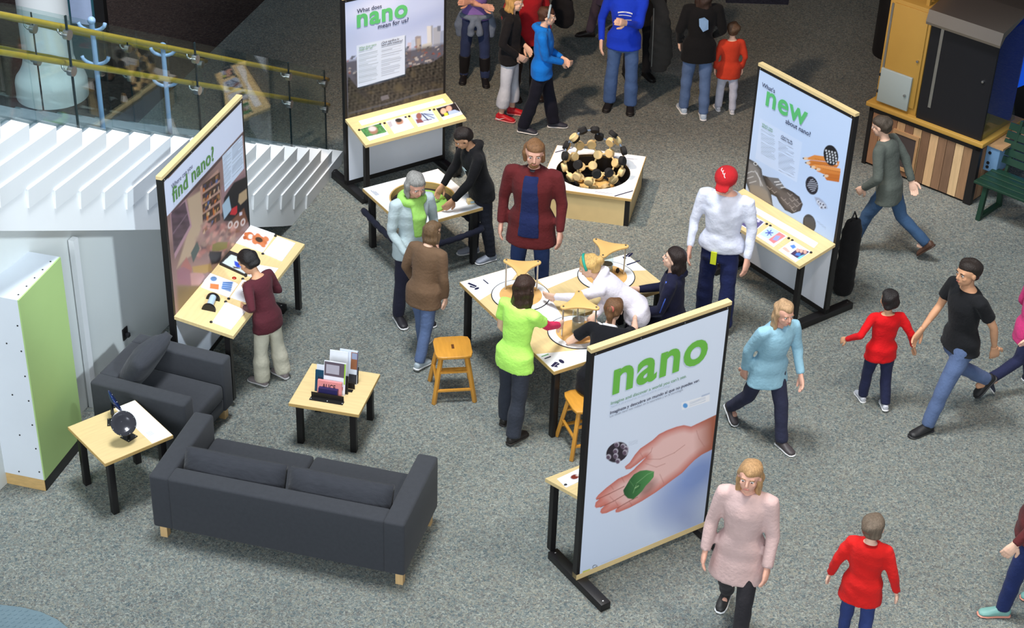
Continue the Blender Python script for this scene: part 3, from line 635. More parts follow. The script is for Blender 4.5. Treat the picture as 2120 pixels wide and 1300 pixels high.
def station(px, py, a, label, jar):
    c = W(px, py, TZ); r = thing('viewing_stand', label, 'stand', (c.x, c.y, TZ+.001), a, 'three-legged viewing stands on the activity table')
    n = 40; D = .27
    MB().lathe([(D, 0), (D, .004), (D-.008, .005)], n=n).build('ring', plain((40, 40, 46)), r); MB().lathe([(D-.008, .0), (D-.008, .006), (0, .006)], n=n).build('disc', WHITE, r)
    MB().lathe([(D*.72, .0), (D*.72, .0075), (0, .0075)], n=n).build('centre_disc', mat('amber_disc', (226, 178, 112), .4, var=.08), r)
    pts = []
    for k in range(3):
        t = 2*math.pi*k/3; d = Vector((math.cos(t), math.sin(t), 0)); e = Vector((-d.y, d.x, 0))
        d2 = Vector((math.cos(t+2.0944), math.sin(t+2.0944), 0)); e2 = Vector((-d2.y, d2.x, 0)); mid = Vector((math.cos(t+1.0472), math.sin(t+1.0472), 0))*.060
        a_, b_ = d*.172+e*.030, d2*.172-e2*.030
        pts += [d*.172-e*.030, d*.190-e*.016, d*.194, d*.190+e*.016]+[a_*(1-q)*(1-q)+mid*2*q*(1-q)+b_*q*q for q in (0, .2, .4, .6, .8)]
        MB().tube([d*.165+Vector((0, 0, .006)), d*.165+Vector((0, 0, .30))], .0075, 10).build('rod', CHROME, r, smooth='auto')
        MB().lathe([(.010, 0), (.008, .006), (0, .007)], d*.165+Vector((0, 0, .318)), 10).build('bolt', CHROME, r)
    MB().prism([p+Vector((0, 0, .300)) for p in pts], (0, 0, .018)).build('top_plate', mat('stand_wood', (232, 188, 118), .4, var=.06, vscale=4), r, bevel=.004)
    CL = bpy.data.materials['rail_glass']
    if jar:
        MB().lathe([(.055, .008), (.055, .25)], n=24, cap=False).build('jar', CL, r, smooth='auto')
        MB().lathe([(.0, .009), (.052, .009), (.052, .13), (0, .13)], n=24).build('clear_liquid', mat('liquid', (206, 200, 178), .1, trans=.7, ior=1.2), r, smooth='auto')
        MB().lathe([(.053, .13), (.056, .133), (.053, .136)], n=24).build('band', CHROME, r)
    MB().ell((.115, .03, .035), (.018, .018, .028)).build('knob', BLACK, r, smooth=True)
station(1078, 612, .5, 'three-legged wooden viewing stand in front of the man in maroon', False)
station(1255, 572, .2, 'three-legged wooden viewing stand with a tall jar on the far wing', True)
station(1196, 688, -.5, 'three-legged wooden viewing stand with a jar nearest the girl in green', True)
# ---- spinning disc table
dc = sum((W(x, y, .67) for x, y in [(757, 387), (893, 352), (1002, 430), (850, 470)]), Vector())/4
DT = thing('spinner_table', 'square white-topped table with a sunken round green spinning disc', 'table', (dc.x, dc.y, 0), math.radians(33))
hw, hd, Rr = .44, .46, .325
ring = [(Rr*math.cos(2*math.pi*k/48), Rr*math.sin(2*math.pi*k/48)) for k in range(48)]
def holed(z0, z1, a, b, rr, n=48):
    mb = MB(); o = []
    for k in range(n):
        t = 2*math.pi*k/n; c, s = math.cos(t), math.sin(t); q = min(a/abs(c) if abs(c) > 1e-6 else 9, b/abs(s) if abs(s) > 1e-6 else 9); o.append((c*q, s*q))
    for kx, ky in ((a, b), (-a, b), (-a, -b), (a, -b)):
        i = min(range(n), key=lambda j: (o[j][0]-kx)**2+(o[j][1]-ky)**2); o[i] = (kx, ky)
    V = [(x, y, z) for z in (z0, z1) for x, y in o]+[(rr*math.cos(2*math.pi*k/n), rr*math.sin(2*math.pi*k/n), z) for z in (z0, z1) for k in range(n)]
    F = []
    for k in range(n):
        j = (k+1) % n; F += [(n+k, n+j, 3*n+j, 3*n+k), (k, 2*n+k, 2*n+j, j), (k, j, n+j, n+k), (2*n+k, 3*n+k, 3*n+j, 2*n+j)]
    return mb.add(V, F)
holed(.635, .667, hw, hd, Rr).build('tabletop_edge', PLY, DT); holed(.667, .670, hw-.004, hd-.004, Rr+.012).build('tabletop', WHITE, DT)
MB().lathe([(Rr+.012, .660), (Rr+.012, .6705), (Rr-.002, .6705), (Rr-.002, .60)], n=48, cap=False).build('rim', PLY, DT, smooth='auto')
MB().lathe([(0, .585), (Rr, .585), (Rr, .60), (0, .60)], n=48).build('well', plain((34, 32, 36)), DT)
MB().lathe([(0, .602), (.24, .602), (.25, .615), (.235, .63), (.14, .618), (0, .612)], n=48).build('spinning_disc', mat('green_swirl', (150, 204, 96), .3, var=.22, vscale=4, stretch=(1, 3, 1)), DT, smooth=True)
for sx in (-1, 1):
    for sy in (-1, 1): MB().box(sx*(hw-.07)-.03, sx*(hw-.07)+.03, sy*(hd-.07)-.03, sy*(hd-.07)+.03, 0, .635).build('leg', BLACK, DT, bevel=.004)
NAV = cloth((30, 32, 46))
for p, q in (((-hw, -hd), (hw, -hd)), ((-hw, -hd), (-hw, hd)), ((hw, -hd), (hw, hd))):
    P, Q = Vector((*p, .42)), Vector((*q, .42)); n = 24
    MB().tube([P+(Q-P)*k/n+Vector((0, 0, -.03*math.sin(math.pi*k/n))) for k in range(n+1)], [.034 if k % 3 else .027 for k in range(n+1)], 10).build('padded_bumper', NAV, DT, smooth=True)
tx = MB()
for k in range(3): o = Vector((-hw+.05+k*.014, hd-.2, .6702)); tx.prism([o, o+Vector((.005, 0, 0)), o+Vector((.005, .12-.02*k, 0)), o+Vector((0, .12-.02*k, 0))], (0, 0, .0004))
tx.build('small_print', PALEINK, DT)
wbk = thing('wooden_block', 'small wooden block with notes on the corner of the spinner table', 'block', W(976, 420, .67), math.radians(20))
MB().box(-.045, .045, -.03, .03, .0005, .045).build('block', BIRCH, wbk, bevel=.003)
MB().box(-.02, .03, -.031, -.030, .012, .035).build('note', plain((170, 200, 210)), wbk)
# ---- buckyball plinth and ball
bc = (W(1151.2, 299.3, .345)+W(1309.6, 412.8, .345))/2
BB = thing('ball_plinth', 'low square birch plinth with white top and a sunken round well', 'plinth', (bc.x, bc.y, 0), math.radians(-11.5))
h = .50; Rr = .40
holed(.315, .342, h, h, Rr).build('top_edge', PLY, BB); holed(.342, .345, h-.006, h-.006, Rr).build('top', WHITE, BB)
hh = h-.02
MB().box(-hh+.05, hh-.05, -hh, -hh+.018, 0, .315).build('side_panel', BIRCH, BB); MB().box(-hh+.05, hh-.05, hh-.018, hh, 0, .315).build('side_panel', BIRCH, BB)
MB().box(-hh, -hh+.018, -hh+.05, hh-.05, 0, .315).build('side_panel', BIRCH, BB); MB().box(hh-.018, hh, -hh+.05, hh-.05, 0, .315).build('side_panel', BIRCH, BB)
for sx in (-1, 1):
    for sy in (-1, 1): MB().box(sx*(hh-.025)-.025, sx*(hh-.025)+.025, sy*(hh-.025)-.025, sy*(hh-.025)+.025, 0, .315).build('corner_post', BLACK, BB)
MB().lathe([(Rr, .34), (Rr, .10), (0, .10)], n=48, cap=False).build('well', plain((30, 28, 30)), BB, smooth='auto')
MB().lathe([(.26, .10), (.26, .13), (.235, .15), (.0, .15)], n=48).build('turntable', PLY, BB, smooth='auto')
tx = MB()
for (x, y, w_) in ((.22, .40, .2), (.24, .385, .14), (.1, -.44, .2), (.1, -.455, .16), (-.42, .38, .16), (-.42, .365, .12)): tx.box(x, x+w_, y, y+.006, .345, .3454)
tx.build('small_print', PALEINK, BB)
for sx, sy in ((-1, 1), (1, -1)):
    o = Vector((sx*.40, sy*.40, .345)); a = Vector((.085, .085, 0)); b = Vector((-.006, .006, 0)); MB().prism([o-a-b, o+a-b, o+a+b, o-a+b], (0, 0, .0005)).build('printed_stripe', INK, BB)
ball = thing('molecule_model', 'half-built ball model of black and wooden discs joined by rods', 'model', (bc.x, bc.y, .15), math.radians(15))
phi = (1+5**.5)/2; pv = []
def cyc(a, b, c):
    for s1 in (-1, 1):
        for s2 in (-1, 1):
            for s3 in (-1, 1):
                for P_ in ((a*s1, b*s2, c*s3), (c*s3, a*s1, b*s2), (b*s2, c*s3, a*s1)):
                    if all((Vector(P_)-Vector(q)).length > .01 for q in pv): pv.append(P_)
cyc(0, 1, 3*phi); cyc(1, 2+phi, 2*phi); cyc(phi, 2, 2*phi+1)
Rb = .335; k0 = Rb/Vector(pv[0]).length; ZC = .345
BL = mat('black_felt', (30, 30, 32), .85, var=.1); WD = mat('disc_wood', (222, 196, 142), .5, var=.05); RODM = plain((110, 128, 150))
discs = {}
for i, pv_ in enumerate(pv):
    v = Vector(pv_)*k0; fr_ = v.z/Rb                     # the upper front and part of the crown are not built yet
    if fr_ > .25 and (v.y < -.05 or i % 4 == 0): continue
    if fr_ > .80 and v.x > -.05: continue
    discs[i] = v
    dark = fr_ > .30 if v.y > .10 else fr_ > -.05
    if i % 9 == 4: dark = not dark
    MB().lathe([(0, -.026), (.044, -.026), (.050, -.020), (.050, .020), (.044, .026), (0, .026)], v+Vector((0, 0, ZC)), 20, ax=v.normalized()).build('disc', BL if dark else WD, ball, smooth='auto')
for i in discs:
    for j in discs:
        if i < j and 1.9 < (Vector(pv[i])-Vector(pv[j])).length < 2.1:
            a, b = discs[i]+Vector((0, 0, ZC)), discs[j]+Vector((0, 0, ZC)); MB().tube([a, b], .010, 8).build('rod', RODM if a.z > ZC else WD, ball)
# ================================================================== exhibit panels
PH = 2.24
GRN = mat('print_green', (112, 190, 74), .5, var=.02); GRN2 = mat('print_green_cool', (92, 190, 116), .5, var=.02); GRN3 = mat('print_green_deep', (92, 142, 76), .5, var=.02)
NAVY = mat('print_navy', (34, 40, 76), .5, var=.02); GREYT = mat('print_grey', (150, 160, 178), .5, var=.02); GREENT = mat('print_greygreen', (120, 166, 132), .5, var=.02)
class Panel: pass
def panel(label, pL, u, w, rail=(-1, .43, .87, .75), bottom=BLACK, gz0=.14, face_base=(222, 232, 250)):
    a = math.atan2(u.y, u.x); P = Panel(); P.root = thing('poster_stand', label, 'display stand', (pL.x, pL.y, 0), a, 'free-standing exhibit panels')
    P.a = a; P.w = w; M = rmat(P.root); P.M = M; T = .055; P.T = T
    P.u = Vector((math.cos(a), math.sin(a), 0)); P.n = Vector((math.sin(a), -math.cos(a), 0)); P.z = Vector((0, 0, 1))
    r = P.root
    MB().box(.03, w-.03, .004, T-.004, .12, PH-.03).build('board', mat('panel_white', (226, 232, 244), .5, var=.01), r)
    for x in (0, w-.03): MB().box(x, x+.03, 0, T, .07, PH-.03).build('side_post', BLACK, r)
    MB().box(0, w, 0, T, PH-.03, PH).build('top_rail', BIRCH, r)
    MB().box(.03, w-.03, -.003, .004, PH-.058, PH-.03).build('top_trim', BLACK, r)
    for k in range(4): MB().lathe([(.005, 0), (.004, .002), (0, .003)], (.04+(w-.08)*k/3, -.003, PH-.045), 8, ax=(0, -1, 0)).build('screw', CHROME, r)
    MB().box(.0, w, -.002, T, .07, .12).build('bottom_rail', bottom, r)
    for x in (.0, w-.09):
        f = MB().box(x, x+.09, -.34, T+.34, 0, .07).build('foot', BLACK, r, bevel=.004)
        for y in (-.30, T+.30): MB().lathe([(.008, 0), (0, .003)], (x+.045, y, .07), 8).build('bolt', CHROME, f)
    s, dep, zb, zf = rail
    yb, yf = (0, -dep) if s < 0 else (T, T+dep)
    th = .032
    lo, hi = [], []
    xa, xb = -.0, w
    for x, y, z in ((xa, yb, zb), (xb, yb, zb), (xb, yf, zf), (xa, yf, zf)): lo.append((x, y, z-th)); hi.append((x, y, z))
    MB().hexa(lo, hi).build('reading_shelf', BIRCH, r)
    py_ = (yf+(.07 if s < 0 else -.07)); pz = zf-th+(zb-zf)*.07/dep
    for x in (.02, w-.07): MB().box(x, x+.05, py_-.025, py_+.025, .07, pz-.004).build('shelf_post', BLACK, r)
    P.face_o = M @ Vector((0, -.0045, 0))
    ro = M @ Vector((0, yb, zb)); ru = P.u; rv = (M @ Vector((0, yf, zf))-ro); rn = ru.cross(rv).normalized()
    if rn.z < 0: rn = -rn
    P.ro, P.rn = ro, rn
    return P
def fpt(P, px, py): return WP(px, py, P.face_o, P.n)
def rpt(P, px, py, e=.0): return WP(px, py, P.ro+P.rn*e, P.rn)
def graphic(P, z0, painter, base, cell=.008, z1=PH-.058, name='graphic'):
    o = P.M @ Vector((.03, -.0035 if False else .0, z0)) + P.n*.0012
    return print_sheet(name, o, P.u, P.z, P.w-.06, z1-z0, cell, painter, P.root, base)
def ptext(P, par, s, p0, p1, m, ptop=None, bold=0.0, e=.0035, slant=0.0):
    a = fpt(P, *p0); b = fpt(P, *p1); wd = (b-a).dot(P.u); t, f = text_geo(s, bold)
    k = wd/t[:, 0].max(); h = k
    if ptop: h = (fpt(P, *ptop)-a).z/(t[:, 1].max()-t[:, 1].min()); y0 = t[:, 1].min()
    else: y0 = 0
    o = a+P.n*e; mb = MB()
    mb.add([o+P.u*float(x*k+slant*(y-y0)*h)+P.z*float((y-y0)*h) for x, y in t], f); mb.build('lettering', m, par, world=True)
def pwords(P, par, s, p0, p1, m, bold=0.0):
    a = fpt(P, *p0); k = (fpt(P, *p1)-a).dot(P.u)/text_geo(s, bold)[0][:, 0].max(); pre = ''
    for w_ in s.split(' '):
        t, f = text_geo(w_, bold); x0 = text_geo(pre+w_, bold)[0][:, 0].max()-t[:, 0].max(); pre += w_+' '
        mb = MB(); mb.add([a+P.n*.0035+P.u*float((x+x0)*k)+P.z*float(y*k) for x, y in t], f); mb.build('lettering', m, par, world=True)
def lines(p, x0, x1, ya, yb, slope, n, col, w=.8, seed=1, op=.75):
    """rows of unreadable small print between two columns (photo pixels)"""
    r = random.Random(seed)
    for k in range(n):
        y = ya+(yb-ya)*k/max(1, n-1)
        if r.random() < .12: continue
        xe = x0+(x1-x0)*(r.uniform(.35, .7) if r.random() < .22 else r.uniform(.86, 1)); p.line([(x0, y), (xe, y+slope*(xe-x0))], w, col, op)
def Z(pts, sx, ox, oy, sy=None): return [(ox+x*sx, oy+y*(sy or sx)) for x, y in pts]
# ---- front panel: nano
TL, TR = W(1224.5, 725, PH), W(1516, 624, PH); u = (TR-TL); u.z = 0; wN = u.length
PN = panel('display stand lettered nano with a palm holding a leaf, nearest the viewer', TL, u.normalized(), wN, rail=(1, .43, .87, .75), bottom=BIRCH)
def paint_nano(p):
    k = .1846; o = (1200, 860); X, Y = p.X, p.Y
    g = np.clip((Y-900)/300, 0, 1); p.mix(g*.45, (196, 212, 244))
    p.ell(1440, 985, 95, 40, (112, 140, 206), soft=1.4, op=.85, ang=-.75); p.ell(1420, 1075, 40, 50, (120, 136, 190), soft=1.6, op=.55, ang=-.7)
    H = Z([(1600, -40), (1480, 15), (1250, 125), (1170, 108), (1090, 125), (980, 165), (890, 210), (820, 275), (740, 330), (680, 370), (620, 440), (560, 530), (505, 575), (520, 605), (570, 600), (640, 550), (700, 500), (745, 468), (690, 525), (632, 578), (610, 604), (540, 660), (430, 710), (300, 810), (210, 890), (180, 930), (190, 945), (215, 942), (180, 975), (170, 1020), (185, 1038), (230, 1030), (282, 1010), (240, 1050), (230, 1085), (250, 1103), (300, 1095), (422, 1040), (400, 1065), (405, 1088), (440, 1085), (560, 1035), (700, 960), (850, 865), (940, 800), (1040, 725), (1150, 645), (1220, 570), (1290, 500), (1370, 440), (1480, 385), (1600, 340)], k, *o)
    d = sdist(X, Y, H); a = np.clip(d/1.2+.5, 0, 1)
    edge = np.clip(d/16, 0, 1)
    c0 = np.array(S((206, 112, 98))); c1 = np.array(S((240, 196, 190))); col = c0*(1-edge[..., None])+c1*edge[..., None]
    wr = np.clip((X-1435)/40, 0, 1)[..., None]; col = col*(1-wr)+np.array(S((168, 96, 72)))*wr
    tip = np.clip(1-np.hypot(X-1245, Y-1040)/55, 0, 1)[..., None]; col = col*(1-tip*.6)+np.array(S((222, 120, 104)))*tip*.6
    p.mix(a, col)
    dk = (150, 74, 62)
    for L in ([(190, 945), (330, 880), (500, 795)], [(235, 1030), (380, 962), (500, 890)], [(422, 1040), (560, 960), (650, 915)]): p.line(Z(L, k, *o), 1.6, dk, .8)
    for L in ([(740, 470), (800, 410), (815, 360)], [(760, 490), (900, 490), (1060, 420), (1180, 330)], [(740, 540), (860, 580), (960, 540)], [(900, 660), (945, 760)], [(1310, 170), (1340, 260), (1400, 350)], [(680, 420), (710, 470)]): p.line(Z(L, k, *o), 1.3, (176, 104, 96), .6)
    for L in ([(470, 690), (500, 750)], [(350, 790), (380, 830)], [(340, 910), (380, 950)], [(400, 960), (430, 1010)], [(560, 970), (590, 1010)]): p.line(Z(L, k, *o), 1.2, (168, 92, 80), .6)
    p.ell(1200+760*k, 860+810*k, 22, 11, (120, 70, 58), soft=.9, op=.6, ang=-.75)
    LF = Z([(488, 840), (520, 790), (560, 720), (610, 660), (680, 620), (750, 612), (835, 628), (830, 690), (790, 740), (740, 790), (700, 850), (650, 900), (600, 940), (540, 930), (500, 890)], k, *o)
    dl = sdist(X, Y, LF); g = np.clip((X-1290)/60, 0, 1)[..., None]
    p.mix(np.clip(dl+.5, 0, 1), np.array(S((34, 84, 46)))*(1-g)+np.array(S((84, 152, 84)))*g)
    p.line(Z([(600, 870), (640, 760), (760, 660), (830, 630)], k, *o), 1.0, (140, 190, 130), .8); p.line(Z([(610, 800), (560, 730)], k, *o), .8, (120, 176, 112), .7)
    p.line(Z([(610, 800), (640, 765), (680, 775), (670, 810), (630, 840)], k, *o), 1.0, (24, 60, 34), .8); p.line(Z([(620, 815), (660, 790)], k, *o), 1.2, (186, 220, 160), .9)
    p.ell(1200+422*k, 860+412*k, 24.5, 19.5, (46, 38, 50), soft=.06, ang=-.62)
    for cx, cy in ((405, 400), (405, 455), (488, 345), (525, 372), (510, 415), (325, 465), (430, 512), (418, 325)):
        cx, cy = 1200+cx*k, 860+cy*k; p.ell(cx, cy, 5, 5.4, (206, 200, 214), soft=.3, op=.9); p.ell(cx-.9, cy+1.2, 4.0, 4.2, (96, 78, 98), soft=.4)
    for q in range(3): p.line([(1302, 916+q*3), (1320, 911+q*3)], .8, (150, 160, 180), .5)
    q = .1461; p.poly(Z([(1100, 985), (1500, 865), (1500, 960), (1110, 1085)], q, 1250, 690), (246, 248, 254), 1.0); p.ell(1250+1155*q, 690+1025*q, 5, 5, (90, 160, 226), soft=.3)
    for y in (985, 1003, 1030): p.line(Z([(1215, y), (1440, y-78)], q, 1250, 690), .8, (120, 150, 190), .7)
    p.poly(Z([(1385, 880), (1500, 840), (1500, 860), (1385, 905)], q, 1250, 690), (186, 200, 224), 1.0)
    p.poly([(1206, 1183), (1222, 1177), (1222, 1185), (1206, 1191)], (206, 208, 92), 1.2); p.poly([(1206, 1188), (1216, 1184), (1216, 1187), (1206, 1191)], (130, 190, 206), 1.0)
    p.ell(1232, 1174.5, 5.4, 5.4, (60, 64, 84), soft=.15); p.ell(1232, 1174.5, 4.2, 4.2, (216, 228, 248), soft=.15); p.line([(1229, 1176), (1235, 1173)], 1.2, (60, 64, 84))
    for y in (0, 3): p.line([(1245, 1166+y), (1310, 1141+y)], .8, (170, 186, 216), .6)
gN = graphic(PN, .12, paint_nano, (224, 234, 251), .0055)
ptext(PN, gN, 'nano', (1267, 818.6), (1462, 746), GRN, (1270.3, 765.8), .027, slant=.0)
ptext(PN, gN, "Imagine and discover a world you can't see.", (1264, 838), (1420.5, 780), GREENT, bold=.008)
ptext(PN, gN, "Nano is all around us, in nature and in technology.", (1264, 844.5), (1388, 799), mat('print_faint', (196, 208, 228), .5, var=.02))
ptext(PN, gN, "Imagínate y descubre un mundo al que no puedes ver.", (1262.5, 857.5), (1448, 788.5), NAVY, bold=.012)
ptext(PN, gN, "Las cosas nano nos rodean en la naturaleza y en la tecnología.", (1262, 864), (1414, 807), GREYT)
# ---- What does nano mean for us
pL = W(718, 384.6, .067); pR = W(920.8, 328, .067); u = pR-pL; u.z = 0
PW = panel('display stand What does nano mean for us with a city skyline photo', pL, u.normalized(), u.length, rail=(-1, .43, .87, .75))
def paint_what(p):
    k = .1538; o = (720, 0); X, Y = p.X, p.Y
    p.mix(np.clip((Y+40)/160, 0, 1)*.5, (216, 222, 244)); p.vary(.08, .03, .05, 3)
    p.ell(760, 20, 60, 16, (226, 230, 250), soft=1.5, op=.6, ang=-.3); p.ell(880, 40, 70, 14, (160, 178, 226), soft=1.5, op=.5, ang=-.4)
    line = 150-(X-720)*.29+6*np.sin(X*.09)+3*np.sin(X*.23)
    B = [((855, 540), (905, 530), (905, 690), (855, 700), (186, 200, 226)), ((905, 500), (930, 485), (985, 485), (990, 680), (915, 680), (150, 140, 140)), ((930, 520), (975, 515), (975, 680), (930, 680), (190, 176, 164)), ((1065, 350), (1140, 350), (1140, 610), (1070, 610), (222, 222, 222)), ((1120, 340), (1145, 345), (1145, 600), (1125, 600), (150, 156, 172)), ((1150, 375), (1250, 350), (1245, 610), (1150, 610), (172, 176, 188)), ((1205, 350), (1250, 345), (1250, 420), (1205, 420), (112, 120, 140)), ((1250, 420), (1320, 400), (1320, 620), (1240, 620), (150, 162, 190)), ((1000, 600), (1130, 570), (1130, 690), (1000, 690), (206, 204, 196)), ((805, 575), (855, 570), (850, 790), (795, 780), (206, 190, 200)), ((770, 640), (810, 620), (810, 760), (770, 760), (160, 166, 184))]
    for b in B: p.poly(Z(b[:-1], k, *o), b[-1], 1.6, .9)
    g = np.clip((Y-line)/14, 0, 1)
    p.mix(np.clip((Y-(122-(X-720)*.18))/8, 0, 1)*.9, (72, 66, 74))
    rs = random.Random(4)
    for q in range(150):
        x = rs.uniform(718, 925); y = 118-(x-720)*.12+rs.uniform(-8, 34); c = rs.choice([(176, 166, 160), (110, 90, 84), (196, 190, 186), (60, 60, 66), (132, 110, 98), (90, 100, 120), (150, 84, 70)]); p.poly([(x, y), (x+rs.uniform(2, 8), y-1.5), (x+rs.uniform(2, 8), y+rs.uniform(1, 4)), (x, y+3)], c, 1.2, .75)
    TRE = Z([(0, 1020), (130, 1170), (400, 1130), (620, 1060), (750, 1000), (800, 910), (950, 870), (1100, 850), (1200, 800), (1330, 700), (1400, 2200), (0, 2200)], k, *o)
    m_ = np.clip(sdist(X, Y, TRE)/3+.5, 0, 1); p.mix(m_, (58, 54, 48)); p.vary(.75, .5, .6, 6, m_)
    for q in range(60):
        x = rs.uniform(716, 925); y = rs.uniform(150, 245); p.ell(x, y, rs.uniform(4, 11), rs.uniform(3, 8), rs.choice([(70, 66, 52), (96, 86, 66), (40, 38, 38), (52, 50, 52), (84, 76, 58)]), soft=1.2, op=.55)
    p.poly([(788, 200), (803, 196), (806, 204), (790, 209)], (120, 116, 122), 1.2, .8); p.line([(718, 236), (800, 215), (880, 190), (925, 182)], 4, (88, 92, 104), .5)
    T_ = Z([(120, 615), (770, 468), (768, 1000), (130, 1180)], k, *o); p.poly([(x+1.5, y+2) for x, y in T_], (28, 60, 84), 1.5, .8); p.poly(T_, (214, 226, 246), 1.0)
    lines(p, 743, 783, 109, 172, -.24, 24, (110, 128, 140), .7, 2); lines(p, 790, 832, 96, 160, -.24, 26, (96, 108, 134), .7, 5)
gW = graphic(PW, .872, paint_what, (178, 196, 238), .0085)
ptext(PW, gW, 'What does', (738.8, 27.5), (790, 14.5), NAVY, bold=.006)
ptext(PW, gW, 'nano', (738.8, 58.2), (843.5, 33), GRN2, (739, 30.6), .03)
pwords(PW, gW, 'mean for us?', (782.4, 59.5), (845.5, 45), NAVY, .008)
ptext(PW, gW, 'What does nano', (742.8, 101.5), (779, 93), GREENT, bold=.01); ptext(PW, gW, 'mean for us?', (743, 106), (771, 99.5), GREENT, bold=.01)
ptext(PW, gW, '¿Qué significa lo', (789, 90.5), (826, 82), NAVY, bold=.010); ptext(PW, gW, 'nano para nosotros?', (789.5, 95.5), (833.5, 84.5), NAVY, bold=.010)
# ---- What's new about nano
TL, TR = W(1570, 130, PH), W(1771, 236, PH); u = TR-TL; u.z = 0
PQ = panel("display stand What's new about nano with running shoes and pencils", TL, u.normalized(), u.length, rail=(-1, .45, .87, .77))
def paint_new(p):
    k = .1923; o = (1540, 250); X, Y = p.X, p.Y
    p.mix(np.clip((Y-250)/250, 0, 1)*.4, (168, 198, 240))
    q = .2462; p.poly(Z([(97, 425), (450, 630), (405, 965), (55, 765)], q, 1550, 140), (206, 222, 250), 1.0, .85)
    lines(p, 1576, 1606, 268, 318, .5, 20, (120, 140, 160), .7, 3); lines(p, 1612, 1646, 293, 352, .5, 22, (96, 108, 134), .7, 8)
    for b in ([(20, 425), (60, 410), (130, 450), (190, 520), (200, 590), (240, 660), (290, 760), (310, 900), (330, 945), (200, 860), (60, 765), (15, 640)],): 
        d = sdist(X, Y, Z(b, k, *o)); e = np.clip(d/9, 0, 1)[..., None]; p.mix(np.clip(d+.5, 0, 1), np.array(S((66, 66, 70)))*(1-e)+np.array(S((136, 134, 134)))*e)
    p.ell(1540+125*k, 250+463*k, 4.5, 3, (222, 226, 232), soft=.4, ang=.5); p.ell(1540+125*k, 250+463*k, 3, 1.8, (50, 52, 58), soft=.4, ang=.5)
    for L in ([(30, 570), (80, 545), (110, 550)], [(40, 620), (100, 600)], [(60, 670), (130, 650)], [(120, 540), (170, 620), (180, 700)], [(140, 560), (200, 700)]): p.line(Z(L, k, *o), 1.8, (206, 208, 214), .8)
    p.poly(Z([(60, 690), (160, 700), (250, 760), (300, 900), (200, 860), (70, 770)], k, *o), (150, 142, 134), 3, .8)
    for b in ([(200, 585), (280, 610), (370, 620), (440, 720), (520, 760), (600, 820), (635, 900), (610, 970), (520, 1000), (440, 960), (380, 880), (350, 820), (290, 790), (240, 690)],):
        d = sdist(X, Y, Z(b, k, *o)); e = np.clip(d/10, 0, 1)[..., None]; p.mix(np.clip(d+.5, 0, 1), np.array(S((40, 36, 38)))*(1-e)+np.array(S((100, 92, 90)))*e)
    p.poly(Z([(250, 605), (370, 620), (440, 720), (380, 740), (320, 690)], k, *o), (112, 112, 116), 2)
    for L in ([(330, 660), (380, 655)], [(350, 690), (405, 680)], [(400, 720), (440, 715)]): p.line(Z(L, k, *o), 2.2, (220, 222, 228), .9)
    for cx, cy in ((430, 850), (500, 800), (470, 890), (520, 860), (560, 850), (520, 930), (570, 915), (540, 970), (600, 890), (280, 730), (330, 770)): p.line(Z([(cx-30, cy-25), (cx, cy+8), (cx+22, cy-8)], k, *o), 1.3, (176, 166, 160), .75)
    OR = [(222, 140, 66), (206, 122, 50), (232, 152, 80), (214, 130, 58), (198, 112, 44)]
    for j, b in enumerate([[(640, 402), (700, 392), (760, 368), (880, 385), (1030, 440), (1020, 480), (900, 440), (690, 420)], [(665, 450), (720, 425), (900, 445), (1020, 480), (1000, 505), (850, 480), (720, 490)], [(720, 495), (760, 470), (860, 480), (1040, 515), (1040, 560), (860, 540), (760, 520)], [(775, 520), (840, 515), (1040, 545), (1035, 590), (860, 575), (790, 545)], [(860, 590), (880, 560), (1035, 585), (1025, 662), (890, 640)]]):
        p.poly(Z(b, k, *o), OR[j], 1.2); x, y = b[0]; p.ell(1540+(x+25)*k, 250+(y+4)*k, 5, 3, (232, 200, 168), soft=.5); p.ell(1540+x*k, 250+(y+2)*k, 1.6, 1.3, (40, 34, 40), soft=.4)
    for L in ([(760, 405), (1010, 470)], [(740, 455), (1000, 500)], [(800, 500), (1035, 555)], [(900, 610), (1028, 625)]): p.line(Z(L, k, *o), 1.0, (168, 92, 34), .7)
    for cx, cy, rx, ry, c in ((937, 373, 77, 113, (26, 26, 32)), (732, 697, 66, 100, (30, 30, 44)), (705, 1105, 68, 100, (58, 58, 62))): p.ell(1540+cx*k, 250+cy*k, rx*k, ry*k, c, soft=.06, ang=-.22)
    for i in range(4):
        for j in range(5):
            x, y = 885+i*32+j*6-6*(j > 2), 320+j*30+i*8
            if abs(x-937) < 66: p.ell(1540+x*k, 250+y*k, 1.7, 2.2, (214, 218, 226), soft=.5, op=.9)
    for j, wd_ in enumerate((14, 30, 44, 54, 44, 30, 16)): p.line(Z([(730-wd_+j*3, 640+j*20), (730+wd_+j*3, 630+j*20)], k, *o), 1.4, (206, 212, 230), .8)
    for j in range(9): p.line(Z([(655, 1045+j*16), (755, 1050+j*16)], k, *o), .9, (120, 116, 112), .6)
    p.poly(Z([(760, 820), (810, 830), (850, 860), (885, 900), (900, 945), (840, 950), (790, 900)], k, *o), (150, 156, 180), 3, .8)
    for x, y in ((800, 870), (820, 890), (850, 900), (830, 930), (870, 930)): p.ell(1540+x*k, 250+y*k, 3, 3.4, (222, 230, 246), soft=.7); p.ell(1540+(x+5)*k, 250+(y+4)*k, 1.8, 2.2, (70, 72, 96), soft=.7)
    for y in (0, 14): p.line(Z([(785, 1070+y), (880, 1150+y)], k, *o), .8, (130, 150, 184), .6)
gQ = graphic(PQ, .872, paint_new, (196, 216, 248), .0075)
q_ = lambda x, y: (1550+x*.2462, 140+y*.2462)
